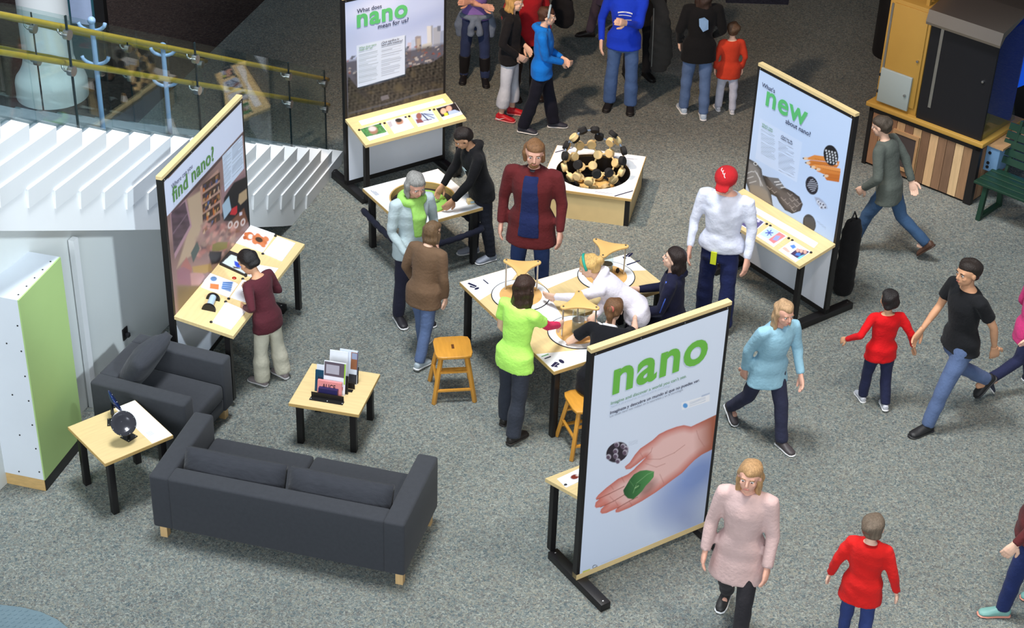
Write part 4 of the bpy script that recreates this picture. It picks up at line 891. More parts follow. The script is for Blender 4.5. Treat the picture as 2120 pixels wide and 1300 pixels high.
ptext(PQ, gQ, "What's", q_(112, 156), q_(221, 213), NAVY, bold=.006); ptext(PQ, gQ, 'new', q_(142, 316), q_(486, 492), GRN2, q_(150, 190), .02)
pwords(PQ, gQ, 'about nano?', q_(310, 465), q_(520, 576), NAVY, .006)
ptext(PQ, gQ, "What's new", q_(112, 478), q_(203, 527), GREENT, bold=.01); ptext(PQ, gQ, 'about nano?', q_(112, 496), q_(203, 544), GREENT, bold=.01)
ptext(PQ, gQ, '¿Qué hay de', q_(273, 578), q_(368, 625), NAVY, bold=.010); ptext(PQ, gQ, 'nuevo, nano?', q_(272, 598), q_(370, 648), NAVY, bold=.010)
# ---- Where can you find nano
TL, TR = W(334.5, 367, PH), W(501.6, 196.6, PH); u = TR-TL; u.z = 0
PF = panel('display stand Where can you find nano with a living room photo', TL, u.normalized(), u.length, rail=(-1, .55, .87, .78))
def paint_find(p):
    k = .2; o = (340, 400); X, Y = p.X, p.Y; rs = random.Random(9)
    p.vary(.3, .04, .05, 2)
    p.poly(Z([(240, 60), (400, -40), (420, 260), (340, 480), (290, 640), (200, 700), (130, 780), (270, 330)], k, *o), (188, 162, 138), 4)
    p.poly(Z([(60, 200), (225, 60), (285, 340), (110, 680)], k, *o), (176, 138, 150), 2); p.poly(Z([(70, 215), (215, 85), (268, 330), (100, 630)], k, *o), (84, 64, 76), 2); p.vary(.35, .25, .3, 5, np.clip(sdist(X, Y, Z([(70, 215), (215, 85), (268, 330), (100, 630)], k, *o)), 0, 1))
    p.line(Z([(90, 420), (240, 210)], k, *o), 2, (140, 116, 130), .6)
    p.poly(Z([(370, -60), (560, -250), (600, 200), (420, 340), (385, 120)], k, *o), (180, 140, 126), 2)
    for s_ in range(5):
        y = -150+s_*105; Q = Z([(395, y+60), (575, y-70), (580, y+5), (400, y+140)], k, *o); p.poly(Q, (70, 50, 44), 1.5)
        for j in range(9):
            t = rs.random(); x = 400+t*165; yy = y+75-t*125+rs.uniform(-10, 40); p.poly(Z([(x, yy), (x+rs.uniform(8, 26), yy-12), (x+rs.uniform(8, 26), yy+rs.uniform(15, 40)), (x, yy+40)], k, *o), rs.choice([(200, 110, 50), (150, 96, 60), (90, 110, 160), (196, 150, 96), (120, 70, 60), (60, 60, 90), (216, 180, 150)]), 1.0, .85)
    p.poly(Z([(600, 230), (620, 60), (700, -110), (900, -260), (900, 300), (700, 290), (620, 290)], k, *o), (30, 27, 34), 3)
    p.poly(Z([(590, -60), (760, -300), (900, -300), (900, -150), (640, 60), (600, 200)], k, *o), (156, 122, 128), 3, .8); p.poly(Z([(600, 235), (620, 50), (720, -110), (880, -190), (880, 290), (680, 290)], k, *o), (32, 29, 36), 3)
    p.poly(Z([(765, 90), (775, 10), (870, -60), (875, 40), (790, 120)], k, *o), (182, 156, 124), 2); p.poly(Z([(600, 125), (670, 30), (695, 170), (620, 272)], k, *o), (166, 190, 210), 1.5); p.poly(Z([(680, 220), (700, 160), (755, 128), (755, 200), (735, 225)], k, *o), (196, 44, 54), 1.5); p.poly(Z([(690, 290), (825, 155), (865, 290), (780, 400), (650, 440)], k, *o), (120, 78, 60), 3); p.poly(Z([(778, 200), (808, 192), (806, 225), (778, 235)], k, *o), (214, 206, 222), 1)
    for cx, cy in ((683, 328), (745, 325), (815, 300)): p.ell(340+cx*k, 400+cy*k, 4.6, 8, (222, 208, 206), soft=.4, ang=.3); p.ell(340+cx*k, 400+cy*k, 2.4, 4.6, (150, 96, 80), soft=.5, ang=.3)
    for j in range(70):
        x, y = rs.uniform(340, 720), rs.uniform(320, 640); x += 0; c = rs.choice([(206, 150, 140), (150, 92, 84), (222, 176, 160), (120, 84, 92), (186, 120, 112), (90, 66, 74), (170, 140, 128)])
        if x+y*.4 > 520: p.ell(340+x*k, 400+y*k, rs.uniform(2, 7), rs.uniform(3, 10), c, soft=.9, op=.7, ang=.5)
    p.poly(Z([(500, 530), (560, 505), (655, 505), (650, 570), (560, 600), (495, 600)], k, *o), (128, 118, 66), 2); p.poly(Z([(470, 600), (600, 600), (580, 720), (490, 740), (460, 640)], k, *o), (44, 36, 44), 3)
    p.poly(Z([(275, 620), (340, 500), (370, 570), (300, 720)], k, *o), (76, 90, 88), 2); p.poly(Z([(170, 760), (230, 660), (290, 780), (270, 860)], k, *o), (176, 112, 108), 3)
    p.poly(Z([(130, 800), (200, 760), (270, 800), (280, 960), (140, 940)], k, *o), (158, 108, 120), 3); p.poly(Z([(270, 830), (380, 800), (420, 860), (360, 960), (280, 960)], k, *o), (198, 150, 146), 3); p.poly(Z([(290, 760), (480, 730), (500, 800), (420, 830), (300, 820)], k, *o), (186, 150, 96), 3)
    p.poly(Z([(130, 960), (480, 950), (330, 1130), (150, 1300)], k, *o), (128, 108, 72), 6, .8)
    p.poly(Z([(0, 760), (38, 790), (750, 20), (790, -60), (800, 290), (762, 330), (65, 1110), (0, 1180)], .2153, 340, 200), (218, 224, 246), 1.0)
    p.poly(Z([(768, 330), (780, 350), (80, 1125), (62, 1112)], .2153, 340, 200), (60, 44, 52), 1.0, .8)
    p.poly(Z([(558, 575), (750, 370), (768, 690), (582, 915)], .2153, 340, 200), (210, 222, 244), 1.0)
    lines(p, 462, 479, 325, 392, -1.05, 18, (120, 136, 150), .8, 4); lines(p, 481, 503, 306, 366, -1.05, 18, (100, 112, 134), .8, 6)
gF = graphic(PF, .872, paint_find, (148, 116, 112), .0075)
f_ = lambda x, y: (340+x*.2153, 200+y*.2153)
ptext(PF, gF, 'Where can you', f_(70, 893), f_(270, 682), GREYT if False else mat('print_slate', (96, 100, 128), .5, var=.02), bold=.004); ptext(PF, gF, 'find nano?', f_(82, 1022), f_(480, 600), GRN3, bold=.02)
# ---- shelf contents
def card(P, pts, sx, ox, oy, name='photo_card', painter=None, base=(240, 242, 248), th=.003, e=0.0, label=None, cell=.007):
    Q = [rpt(P, ox+x*sx, oy+y*sx, e+.0006) for x, y in pts]
    mb = MB(); mb.prism(Q, P.rn*th); c = mb.build(name, plain(base), P.root, world=True, label=label)
    if painter:
        uu = Q[2]-Q[3]; vv = Q[0]-Q[3]; o = Q[3]+P.rn*(th+.0008)
        print_sheet('printed_photo', o, uu.normalized(), vv.normalized(), uu.length, vv.length, cell, painter, c, base)
    return c
def clips(P, pts, sx, ox, oy):
    for x, y in pts:
        c = rpt(P, ox+x*sx, oy+y*sx, .0045); MB().ell(c, (.014, .014, .010), 10, 6).build('clip', BLACK, P.root, world=True, smooth=True)
# what-panel shelf
A_ = (.1179, 720, 180)
card(PW, [(190, 600), (1660, 205), (1725, 275), (245, 680)], *A_, name='text_strip')
def pa(fn):
    def g(p): fn(p, lambda pts: Z(pts, *A_), lambda x, y: (A_[1]+x*A_[0], A_[2]+y*A_[0]))
    return g
def c1(p, z, c): p.poly(z([(200, 745), (590, 630), (690, 790), (310, 900)]), (70, 126, 70), 1); p.vary(.4, .6, .6, 1); p.ell(*c(450, 760), 9, 8, (150, 110, 92), soft=.5, ang=.4); p.ell(*c(430, 735), 8, 5, (196, 190, 192), soft=.5); p.poly(z([(320, 880), (720, 790), (720, 860), (380, 960)]), (240, 240, 244), 1)
def c2(p, z, c): p.poly(z([(660, 610), (1030, 510), (1140, 690), (780, 790)]), (206, 212, 226), 1); p.ell(*c(910, 610), 8, 7, (160, 120, 100), soft=.5); p.ell(*c(890, 585), 7, 4, (40, 34, 34), soft=.4); p.poly(z([(800, 690), (960, 650), (1080, 690), (800, 770)]), (236, 236, 242), 1.5); p.poly(z([(690, 620), (760, 600), (790, 680), (740, 720)]), (170, 166, 176), 1.5)
def c3(p, z, c): p.poly(z([(1100, 500), (1460, 400), (1570, 560), (1210, 655)]), (176, 196, 230), 1); p.ell(*c(1250, 510), 6, 7, (130, 84, 78), soft=.4); p.poly(z([(1190, 570), (1290, 560), (1340, 620), (1220, 640)]), (120, 70, 72), 1.5); p.line(z([(1300, 470), (1410, 580)]), 2.5, (40, 50, 84)); p.line(z([(1330, 470), (1520, 550)]), 1.5, (50, 60, 96)); p.line(z([(1340, 470), (1500, 490)]), 1.5, (50, 60, 96)); p.line(z([(1330, 590), (1470, 565)]), 1.5, (90, 60, 60))
def c4(p, z, c): p.poly(z([(1540, 380), (1890, 280), (1980, 430), (1650, 530)]), (36, 30, 34), 1); p.ell(*c(1680, 425), 6, 6, (214, 170, 150), soft=.4); p.ell(*c(1775, 380), 6, 6, (206, 160, 144), soft=.4); p.poly(z([(1690, 460), (1750, 450), (1770, 500), (1700, 515)]), (190, 210, 60), 1); p.poly(z([(1760, 430), (1880, 400), (1990, 440), (1780, 495)]), (160, 180, 222), 1.5)
for pts, fn in (([(215, 745), (590, 640), (720, 835), (380, 950)], c1), ([(670, 610), (1020, 520), (1165, 720), (820, 825)], c2), ([(1105, 495), (1460, 400), (1600, 605), (1240, 705)], c3), ([(1545, 375), (1885, 285), (2020, 485), (1680, 585)], c4)): card(PW, pts, *A_, painter=pa(fn))
clips(PW, [(200, 755), (570, 650), (645, 635), (1015, 530), (1080, 515), (1440, 405), (1515, 395), (1865, 295)], *A_)
# new-panel shelf
A_ = (.1231, 1540, 400)
card(PQ, [(150, 205), (1250, 840), (1180, 925), (110, 290)], *A_, name='text_strip')
def n1(p, z, c): p.poly(z([(-40, 300), (350, 490), (170, 640), (-100, 500)]), (92, 84, 130), 1); p.ell(*c(245, 465), 3, 3, (210, 206, 230), soft=.5)
def n2(p, z, c):
    p.poly(z([(440, 560), (610, 650), (420, 770), (260, 690)]), (190, 216, 232), 1); p.poly(z([(600, 650), (720, 715), (500, 850), (410, 780)]), (222, 130, 130), 1.5); p.poly(z([(540, 710), (620, 720), (560, 800), (480, 780)]), (150, 160, 220), 1.5)
    for t in range(6): x, y = c(428, 665); p.line([(x, y), (x+7.5*math.cos(t*1.047), y+6*math.sin(t*1.047))], 2.2, (74, 84, 178))
def n3(p, z, c): p.poly(z([(680, 900), (720, 915), (790, 990), (740, 1000), (640, 930)]), (230, 180, 164), 1.5); p.poly(z([(770, 880), (850, 860), (880, 910), (820, 940)]), (84, 130, 206), 1.5); p.poly(z([(900, 930), (1110, 980), (930, 1110), (780, 1020)]), (66, 46, 80), 1); p.ell(*c(905, 955), 3.4, 4.4, (220, 170, 152), soft=.4); p.ell(*c(965, 965), 3.4, 4.4, (224, 176, 158), soft=.4); p.ell(*c(1030, 985), 3.4, 4.4, (214, 164, 146), soft=.4); p.poly(z([(890, 1000), (960, 1010), (940, 1060), (860, 1040)]), (70, 120, 200), 1.5); p.poly(z([(960, 1050), (1020, 1030), (940, 1110), (900, 1090)]), (120, 210, 226), 1.5)
for pts, fn in (([(40, 300), (360, 495), (150, 665), (-150, 480)], n1), ([(430, 550), (735, 725), (500, 910), (210, 720)], n2), ([(815, 795), (1130, 985), (870, 1165), (580, 960)], n3)): card(PQ, pts, *A_, painter=pa(fn))
clips(PQ, [(385, 515), (445, 545), (755, 755), (815, 790), (1130, 995)], *A_)
# find-panel shelf
A_ = (.2077, 380, 440)
def teddy(p, z, c):
    b = (196, 110, 66); p.ell(*c(655, 235), 10, 9, b, soft=.2); p.ell(*c(620, 215), 4, 4, b, soft=.3); p.ell(*c(610, 250), 4, 4, (170, 90, 52), soft=.3); p.ell(*c(668, 240), 5, 5, (238, 220, 206), soft=.3); p.ell(*c(760, 275), 17, 9, b, soft=.2, ang=.45)
    for x, y in ((745, 232), (708, 292), (825, 262), (790, 322)): p.ell(*c(x, y), 6.5, 4.6, (206, 122, 78), soft=.3, ang=.7)
    p.ell(*c(752, 270), 8, 5, (70, 52, 40), soft=.15, ang=.35)
def blocks(p, z, c):
    p.ell(*c(300, 660), 7, 5, (96, 130, 176), soft=.2); p.poly(z([(265, 705), (355, 715), (350, 770), (260, 755)]), (206, 104, 44), 1.5); p.poly(z([(390, 690), (495, 690), (470, 790), (375, 760)]), (76, 118, 178), 1.5)
    for q in range(4): p.line(z([(385, 705+q*20), (490, 715+q*20)]), 1, (200, 214, 236), .7); p.line(z([(265, 715+q*14), (350, 722+q*14)]), 1, (240, 180, 130), .6)
def butterfly(p, z, c):
    p.poly(z([(475, 418), (690, 495), (610, 610), (385, 500)]), (196, 206, 206), 1); p.poly(z([(505, 480), (540, 495), (590, 530), (585, 550), (530, 545), (510, 520)]), (40, 70, 190), 1.2); p.poly(z([(490, 535), (560, 550), (570, 560), (500, 555)]), (70, 56, 60), 1.5)
card(PF, [(645, 120), (910, 225), (790, 400), (520, 305)], *A_, painter=pa(teddy), base=(238, 238, 242))
card(PF, [(250, 600), (545, 715), (450, 850), (170, 745)], *A_, painter=pa(blocks), base=(238, 238, 242))
cb = card(PF, [(460, 395), (715, 490), (620, 640), (355, 520)], *A_, name='specimen_box', th=.02, base=(40, 38, 40), painter=pa(butterfly), label='black framed box with a blue butterfly')
for pts in ([(935, 240), (1115, 310), (980, 490), (795, 410)], [(720, 520), (945, 560), (830, 705), (635, 630)], [(590, 670), (780, 760), (680, 920), (465, 850)], [(420, 895), (625, 980), (475, 1170), (285, 1095)]):
    c_ = card(PF, pts, *A_, name='flip_card', th=.006)
clips(PF, [(915, 232), (790, 410), (620, 632), (590, 660), (450, 858), (420, 888), (275, 1090)], *A_)
for x, y in ((672, 437), (505, 655)):
    c_ = rpt(PF, 380+x*.2077, 440+y*.2077); MB().lathe([(.020, 0), (.020, .004), (.013, .010), (0, .013)], c_+PF.rn*.0005, 16, ax=PF.rn).build('red_button', mat('red_button', (160, 40, 20), .3), PF.root, world=True, smooth='auto')
a_, b_ = rpt(PF, 432, 642, .0), rpt(PF, 441, 620, .0); ax = (b_-a_).normalized(); sd = ax.cross(PF.rn).normalized()
for q in (a_, b_):
    MB().prism([q-ax*.012+sd*(.062*math.cos(t))+PF.rn*(.001+.066*math.sin(t)) for t in [math.pi*k/14 for k in range(15)]], ax*.024).build('spool_cheek', BLACK, PF.root, world=True)
MB().tube([a_+PF.rn*.033, b_+PF.rn*.033], .03, 20).build('spool_barrel', mat('frosted', (176, 196, 214), .3), PF.root, world=True, smooth='auto')
# nano-panel shelf (on its far side)
c_ = [rpt(PN, x, y, .0008) for x, y in ((1153, 992), (1205, 968), (1225, 985), (1172, 1010))]
def red(p): p.ell(1190, 987, 9, 5, (120, 40, 30), soft=.3, ang=-.2); p.ell(1196, 984, 4, 2, (220, 200, 190), soft=.5)
cN = MB().prism(c_, PN.rn*.003).build('photo_card', plain((240, 240, 246)), PN.root, world=True)
print_sheet('printed_photo', c_[3]+PN.rn*.004, (c_[2]-c_[3]).normalized(), (c_[0]-c_[3]).normalized(), (c_[2]-c_[3]).length, (c_[0]-c_[3]).length, .007, red, cN, (240, 240, 246))
MB().ell(rpt(PN, 1171, 1004, .004), (.014, .014, .01), 10, 6).build('clip', BLACK, PN.root, world=True, smooth=True)
# ================================================================== people
def remesh(mb, vox, smooth=4, fac=.5, fold=0.0, seed=0):
    me = mb.mesh('r'); bm = bmesh.new(); bm.from_mesh(me); bmesh.ops.recalc_face_normals(bm, faces=bm.faces); bm.to_mesh(me); bm.free()
    o = bpy.data.objects.new('r', me); COL.objects.link(o)
    m = o.modifiers.new('v', 'REMESH'); m.mode = 'VOXEL'; m.voxel_size = vox
    if smooth: s = o.modifiers.new('s', 'SMOOTH'); s.factor = fac; s.iterations = smooth
    dg = bpy.context.evaluated_depsgraph_get(); r = bpy.data.meshes.new_from_object(o.evaluated_get(dg)); bpy.data.objects.remove(o); bpy.data.meshes.remove(me)
    n = len(r.vertices); v = np.empty(n*3, np.float32); r.vertices.foreach_get('co', v); v = v.reshape(-1, 3)
    if fold:
        nr = np.empty(n*3, np.float32); r.vertices.foreach_get('normal', nr); nr = nr.reshape(-1, 3); g = np.random.RandomState(seed)
        d = np.zeros(n)
        for k in range(7):
            w = g.normal(size=3)*np.array([14, 14, 26])*(2.2 if fold > .0085 and fold < .0095 else 1); d += np.sin(v @ w+g.uniform(0, 6.28))
        v = v+nr*(d*fold/4)[:, None]
    f = [tuple(p.vertices) for p in r.polygons]; bpy.data.meshes.remove(r)
    return v, f
def mesh_obj(name, pieces, mats, parent):
    """pieces: list of (verts, faces, material index)"""
    V = []; F = []; I = []
    for v, f, i in pieces:
        k = len(V); V += [tuple(map(float, x)) for x in v]; F += [tuple(j+k for j in q) for q in f]; I += [i]*len(f)
    me = bpy.data.meshes.new(name); me.from_pydata(V, [], F)
    for m in mats: me.materials.append(m)
    me.polygons.foreach_set('material_index', I); me.polygons.foreach_set('use_smooth', [True]*len(F)); me.update()
    o = bpy.data.objects.new(name, me); COL.objects.link(o); o.parent = parent; return o
def loft(mb, rings, n=16):
    """rings: (centre, half-axis a, half-axis b); closed ends with a rounded cap"""
    R = list(rings); vs = []
    for c, a, b in R: vs += [Vector(c)+Vector(a)*math.cos(2*math.pi*k/n)+Vector(b)*math.sin(2*math.pi*k/n) for k in range(n)]
    m = len(R); fs = [(i*n+k, i*n+(k+1) % n, (i+1)*n+(k+1) % n, (i+1)*n+k) for i in range(m-1) for k in range(n)]+[tuple(range(n-1, -1, -1)), tuple((m-1)*n+k for k in range(n))]
    mb.add(vs, fs)
def limb(mb, pts, rad, n=12, flat=1.0, ref=None):
    P = [Vector(p) for p in pts]; R = []; a = None
    for i, p in enumerate(P):
        t = (P[min(i+1, len(P)-1)]-P[max(i-1, 0)]).normalized()
        if a is None: a = Vector(ref) if ref else t.orthogonal()
        a = (a-t*a.dot(t)).normalized(); b = t.cross(a); r = rad[i] if isinstance(rad, (list, tuple)) else rad
        R.append((p, a*r, b*r*flat))
    loft(mb, R, n)
def subd(pts, rad, k=3):
    P = [Vector(p) for p in pts]; o = []; r = []
    for i in range(len(P)-1):
        for j in range(k): t = j/k; o.append(P[i].lerp(P[i+1], t)); r.append(rad[i]*(1-t)+rad[i+1]*t)
    return o+[P[-1]], r+[rad[-1]]
SKIN = {'fair': (232, 190, 166), 'pink': (226, 172, 150), 'tan': (204, 154, 120), 'olive': (196, 148, 112)}
def ik(sh, tgt, l1, l2, pole):
    d = tgt-sh; L = d.length; L2 = min(L, (l1+l2)*.985); d = d/max(L, 1e-6); t = sh+d*L2
    a = (l1*l1-l2*l2+L2*L2)/(2*L2); h = math.sqrt(max(l1*l1-a*a, 1e-8)); pv = pole-d*pole.dot(d)
    if pv.length < 1e-5: pv = d.orthogonal()
    return sh+d*a+pv.normalized()*h, t
def hand(mb, w, d, pn, h, curl, side, thumb=.6):
    """w wrist, d direction of the hand, pn palm normal; five fingers of unequal length"""
    d = d.normalized(); pn = (pn-d*pn.dot(d)).normalized(); ac = d.cross(pn).normalized()*side; k = h
    loft(mb, [(w-d*.008*k, ac*.017*k, pn*.013*k), (w+d*.014*k, ac*.020*k, pn*.012*k), (w+d*.035*k, ac*.025*k, pn*.012*k), (w+d*.054*k, ac*.026*k, pn*.010*k), (w+d*.060*k, ac*.022*k, pn*.007*k)], 12)
    for i, (off, ln) in enumerate(((-.018, .040), (-.006, .046), (.006, .043), (.018, .034))):
        b = w+d*.052*k+ac*(-off)*k; pts = [b]; dir_ = d+ac*(-off)*1.2
        for j in range(3):
            c = curl*(.5+.5*j); dj = (dir_*math.cos(c)+pn*math.sin(c)).normalized(); pts.append(pts[-1]+dj*ln*k*(.44, .32, .24)[j])
        limb(mb, pts, [.0068*k, .0064*k, .0058*k, .0046*k], 8)
    b = w+d*.016*k+ac*.018*k; t1 = (d*.75+ac*.75+pn*.25*thumb).normalized(); t2 = (d*.95+ac*.25+pn*.5*thumb).normalized()
    limb(mb, [b, b+t1*.024*k, b+t1*.024*k+t2*.018*k, b+t1*.024*k+t2*.030*k], [.0095*k, .0085*k, .0072*k, .005*k], 8)
HANG = None
def person(label, h=1.7, head=None, foot=None, face=-90, skin='fair', hair=('short', (70, 50, 36)), top=('tshirt', (90, 90, 90)), pants=(60, 70, 100), shoes=(40, 40, 44),
           legs=((4, 5, 3), (-2, 5, 3)), arms=(None, None), lean=0, side=0, twist=0, hyaw=0, hpitch=0, child=False, fem=False, fat=1.0, seat=None, xy=None, curl=.5, sole=(226, 226, 226), loose=1.0, extra=None, shortpants=False, boots=False, handdir=(None, None), group=None, bare_l=None):
    z0 = seat if seat is not None else 0.0
    if xy is not None: P = Vector((xy[0], xy[1], 0))
    elif head is not None: P = W(head[0], head[1], h); P.z = 0
    else: P = W(foot[0], foot[1], 0)
    rz = math.radians(face-90); root = thing('person', label, 'person', (P.x, P.y, 0), rz, group); Ri = rotz(-rz)
    def loc(v): return Ri @ (Vector(v)-P)
    X, Y, Zv = Vector((1, 0, 0)), Vector((0, 1, 0)), Vector((0, 0, 1))
    hs = h*(.162 if child else .137); lf = .94 if child else 1.0
    Lt, Ls, ah = .238*h*lf, .232*h*lf, .045*h
    bw_ = (.92 if fem else 1.0)*fat
    L = []
    for sd, (fx, kb, ab) in zip((-1, 1), legs):
        hp = Vector((sd*.050*h, 0, 0)); a, b, c = math.radians(fx), math.radians(fx-kb), math.radians(ab)
        kn = hp+Vector((sd*math.sin(c), math.sin(a)*math.cos(c), -math.cos(a)*math.cos(c)))*Lt; an = kn+Vector((sd*math.sin(c)*.5, math.sin(b), -math.cos(b))).normalized()*Ls; L.append([hp, kn, an, b])
    pz = (seat+.075*h) if seat is not None else ah-min(l[2].z for l in L)
    Pv = Vector((0, 0, pz))
    for l in L:
        for i in range(3): l[i] = l[i]+Pv
    t, s_ = math.radians(lean), math.radians(side); U = Vector((math.sin(s_), math.sin(t)*math.cos(s_), math.cos(t)*math.cos(s_))).normalized()
    Xc = (X-U*X.dot(U)).normalized(); q = Matrix.Rotation(math.radians(twist), 3, U); Xc = q @ Xc; Fc = U.cross(Xc).normalized()
    def spine(f):                              # f fraction of h above the pelvis; the lower back bends gradually
        k = min(1, f/.12) if f > 0 else 0; return Pv+Zv*(f*h*(1-k) if f > 0 else f*h)+U*(f*h*k if f > 0 else 0)
    nk = spine(.318*(.97 if child else 1)); hc0 = nk+U*(.022*h)+Fc*.012*h
    Hm = Matrix((Xc, Fc, U)).transposed() @ Matrix.Rotation(math.radians(hyaw), 3, 'Z') @ Matrix.Rotation(math.radians(hpitch), 3, 'X')
    if lean > 15: Hm = Matrix((Xc, (Fc+Zv*.0).normalized(), U)).transposed() @ Matrix.Rotation(math.radians(hyaw), 3, 'Z') @ Matrix.Rotation(math.radians(hpitch), 3, 'X')
    hx, hy, hz = Hm.col[0], Hm.col[1], Hm.col[2]; hc = hc0+hz*(hs*.52)+hy*(.02*hs)
    def HP(x, y, z): return hc+(hx*x+hy*y+hz*z)*hs
    shw = (.104 if fem or child else .116)*h*fat**.5; A = []
    for i, sd in enumerate((-1, 1)):
        sh = spine(.287)+Xc*sd*shw; tg = arms[i]
        l1, l2 = .168*h, .150*h
        if tg is None: tg = sh+Xc*sd*.035*h+Fc*.03*h-Zv*.298*h
        elif tg[0] == 'w': tg = loc(tg[1])
        else: tg = Pv*0+Vector(tg[1])*h
        pole = -Fc*.7-Zv*.6+Xc*sd*.55
        el, wr = ik(sh, tg, l1, l2, pole); A.append([sh, el, wr, sd])
    TR_ = [(-.055, .060, .052, 0), (-.02, .090, .066, -.004), (.03, .089, .064, -.002), (.09, .077, .055, .002), (.16, .085, .060, .004), (.22, .094, .064, .004), (.262, .098, .058, .0), (.292, .086, .046, -.004), (.316, .046, .038, -.004)]
    if fem: TR_ = [(z, w*(.98 if z < .05 else .90), d*.95, y) for z, w, d, y in TR_]
    def torso(mb, infl, z_a=-.06, z_b=.32, dy=0.0, ws=1.0, flare=0.0, ds=1.0):
        rr = []
        zs = sorted(set([z for z, *_ in TR_ if z_a < z < z_b]+[z_a, z_b])); zz = [r[0] for r in TR_]
        for z in zs:
            w = np.interp(z, zz, [r[1] for r in TR_])*h*fat*ws+infl; d = np.interp(z, zz, [r[2] for r in TR_])*h*fat*ds+infl; y = np.interp(z, zz, [r[3] for r in TR_])*h+dy
            if infl > .011 and z < .045: w = max(w, .108*h*fat*ws+.010+infl*.35); d = max(d, (.070*h*fat+.008+infl*.35)*ds)
            if z < -.02: w = max(w, (.088*h*fat+infl)*ws)+flare*(-.02-z)*h; d = max(d, (.064*h*fat+infl)*ds)+flare*(-.02-z)*h
            k = np.clip((z+.02)/.12, 0, 1); ax = X.lerp(Xc, float(k)); fy = Y.lerp(Fc, float(k)); c = spine(z)+fy*float(y); rr.append((c, ax*float(w), fy*float(d)))
        loft(mb, rr, 20)
    # ---------------- body
    sk = SKIN[skin] if isinstance(skin, str) else skin
    SKM = mat('skin_%d_%d_%d' % sk, sk, .55, var=.05, vscale=12, spec=.3); b = MB(); torso(b, -.004)
    for hp, kn, an, bb in L:
        limb(b, *subd([hp+Zv*.01*h, hp.lerp(kn, .4), kn, kn.lerp(an, .35)+Vector((0, -.006*h, 0)), an, an-Zv*.02*h], [.046*h, .043*h, .030*h, .031*h, .020*h, .02*h], 2), n=12)
        limb(b, [an-Vector((0, .02*h, .028*h)), an+Vector((0, .06*h, -.030*h))], [.02*h, .018*h], 10)
    for sh, el, wr, sd in A: limb(b, *subd([sh-Xc*sd*.03*h, sh, sh.lerp(el, .4), el, el.lerp(wr, .3), wr], [.03*h, .030*h, .027*h, .021*h, .022*h, .0145*h], 2), n=12)
    limb(b, [spine(.29), nk+U*.01*h, hc-hz*.1*hs-hy*.06*hs], [.035*h, .029*h, .028*h], 12)
    pieces = [(*remesh(b, .016, 3), 0)]
    b = MB(); R3 = Matrix((hx, hy, hz)).transposed()
    b.ell(HP(0, -.05, .13), (.355*hs, .425*hs, .37*hs), 20, 14, R=R3); b.ell(HP(0, .10, -.17), (.275*hs, .29*hs, .31*hs), 18, 12, R=R3); b.ell(HP(0, .24, -.38), (.12*hs, .11*hs, .09*hs), 12, 8, R=R3)
    limb(b, [HP(0, .36, .08), HP(0, .43, -.04), HP(0, .455, -.10), HP(0, .38, -.13)], [.035*hs, .045*hs, .060*hs, .05*hs], 8)
    b.ell(HP(0, .33, .12), (.24*hs, .06*hs, .05*hs), 12, 6, R=R3); b.ell(HP(0, .355, -.245), (.11*hs, .05*hs, .045*hs), 10, 6, R=R3)
    for sx in (-1, 1): b.ell(HP(sx*.355, -.02, -.02), (.045*hs, .085*hs, .125*hs), 10, 8, R=R3); b.ell(HP(sx*.17, .26, -.10), (.10*hs, .09*hs, .09*hs), 10, 6, R=R3)
    limb(b, [HP(0, -.06, -.30), nk+U*.0*h], [.027*h, .029*h], 12)
    pieces.append((*remesh(b, .034*hs, 2), 0))
    for sd, (sh, el, wr, _) in zip((-1, 1), A):
        hb = MB(); d = (wr-el).normalized(); i = 0 if sd < 0 else 1
        pn = (-Xc*sd*.8-Fc*.2) if handdir[i] is None else Vector(handdir[i]); hand(hb, wr, d if handdir[i] is None else (d+Fc*.4), pn, h*(1.08 if not child else 1.0), curl, -sd if handdir[i] is None else sd); pieces.append((*remesh(hb, .0042*h/1.0*.62, 1), 0))
    eb = MB(); ib = MB(); lb = MB(); bb_ = MB()
    for sx in (-1, 1):
        eb.ell(HP(sx*.145, .335, .035), (.062*hs, .035*hs, .036*hs), 10, 6, R=R3); ib.ell(HP(sx*.145, .362, .035), (.026*hs, .014*hs, .028*hs), 10, 6, R=R3)
        limb(bb_, [HP(sx*.07, .385, .11), HP(sx*.15, .385, .135), HP(sx*.23, .345, .11)], [.014*hs, .018*hs, .010*hs], 6)
    lb.ell(HP(0, .395, -.245), (.095*hs, .022*hs, .030*hs), 10, 6, R=R3)
    hstyle, hcol = hair[0], hair[1]
    for q_, k in ((eb, 1), (ib, 2), (lb, 3), (bb_, 4)): pieces.append((q_.v, q_.f, k))
    mesh_obj('body', pieces, [SKM, plain((232, 230, 226)), plain((44, 32, 28)), plain(tuple(int(a*.5+bq*.5) for a, bq in zip(sk, (180, 84, 84)))), plain(tuple(int(c*.8) for c in hcol))], root)
    # ---------------- hair
    HM = mat('hair_%d_%d_%d' % hcol, hcol, .45, var=.3, vscale=26, stretch=(3, 3, .4), bump=.6, bscale=60, spec=.4)
    b = MB()
    if hstyle != 'none':
        b.ell(HP(0, -.13, .14), (.405*hs, .41*hs, .405*hs), 20, 14, R=R3); b.ell(HP(0, -.03, .28), (.365*hs, .385*hs, .265*hs), 18, 12, R=R3); b.ell(HP(0, -.22, -.10), (.34*hs, .27*hs, .22*hs), 14, 8, R=R3)
    if hstyle == 'beard': b.ell(HP(0, .23, -.33), (.21*hs, .19*hs, .15*hs), 14, 8, R=R3); b.ell(HP(0, .37, -.19), (.12*hs, .055*hs, .035*hs), 10, 6, R=R3)
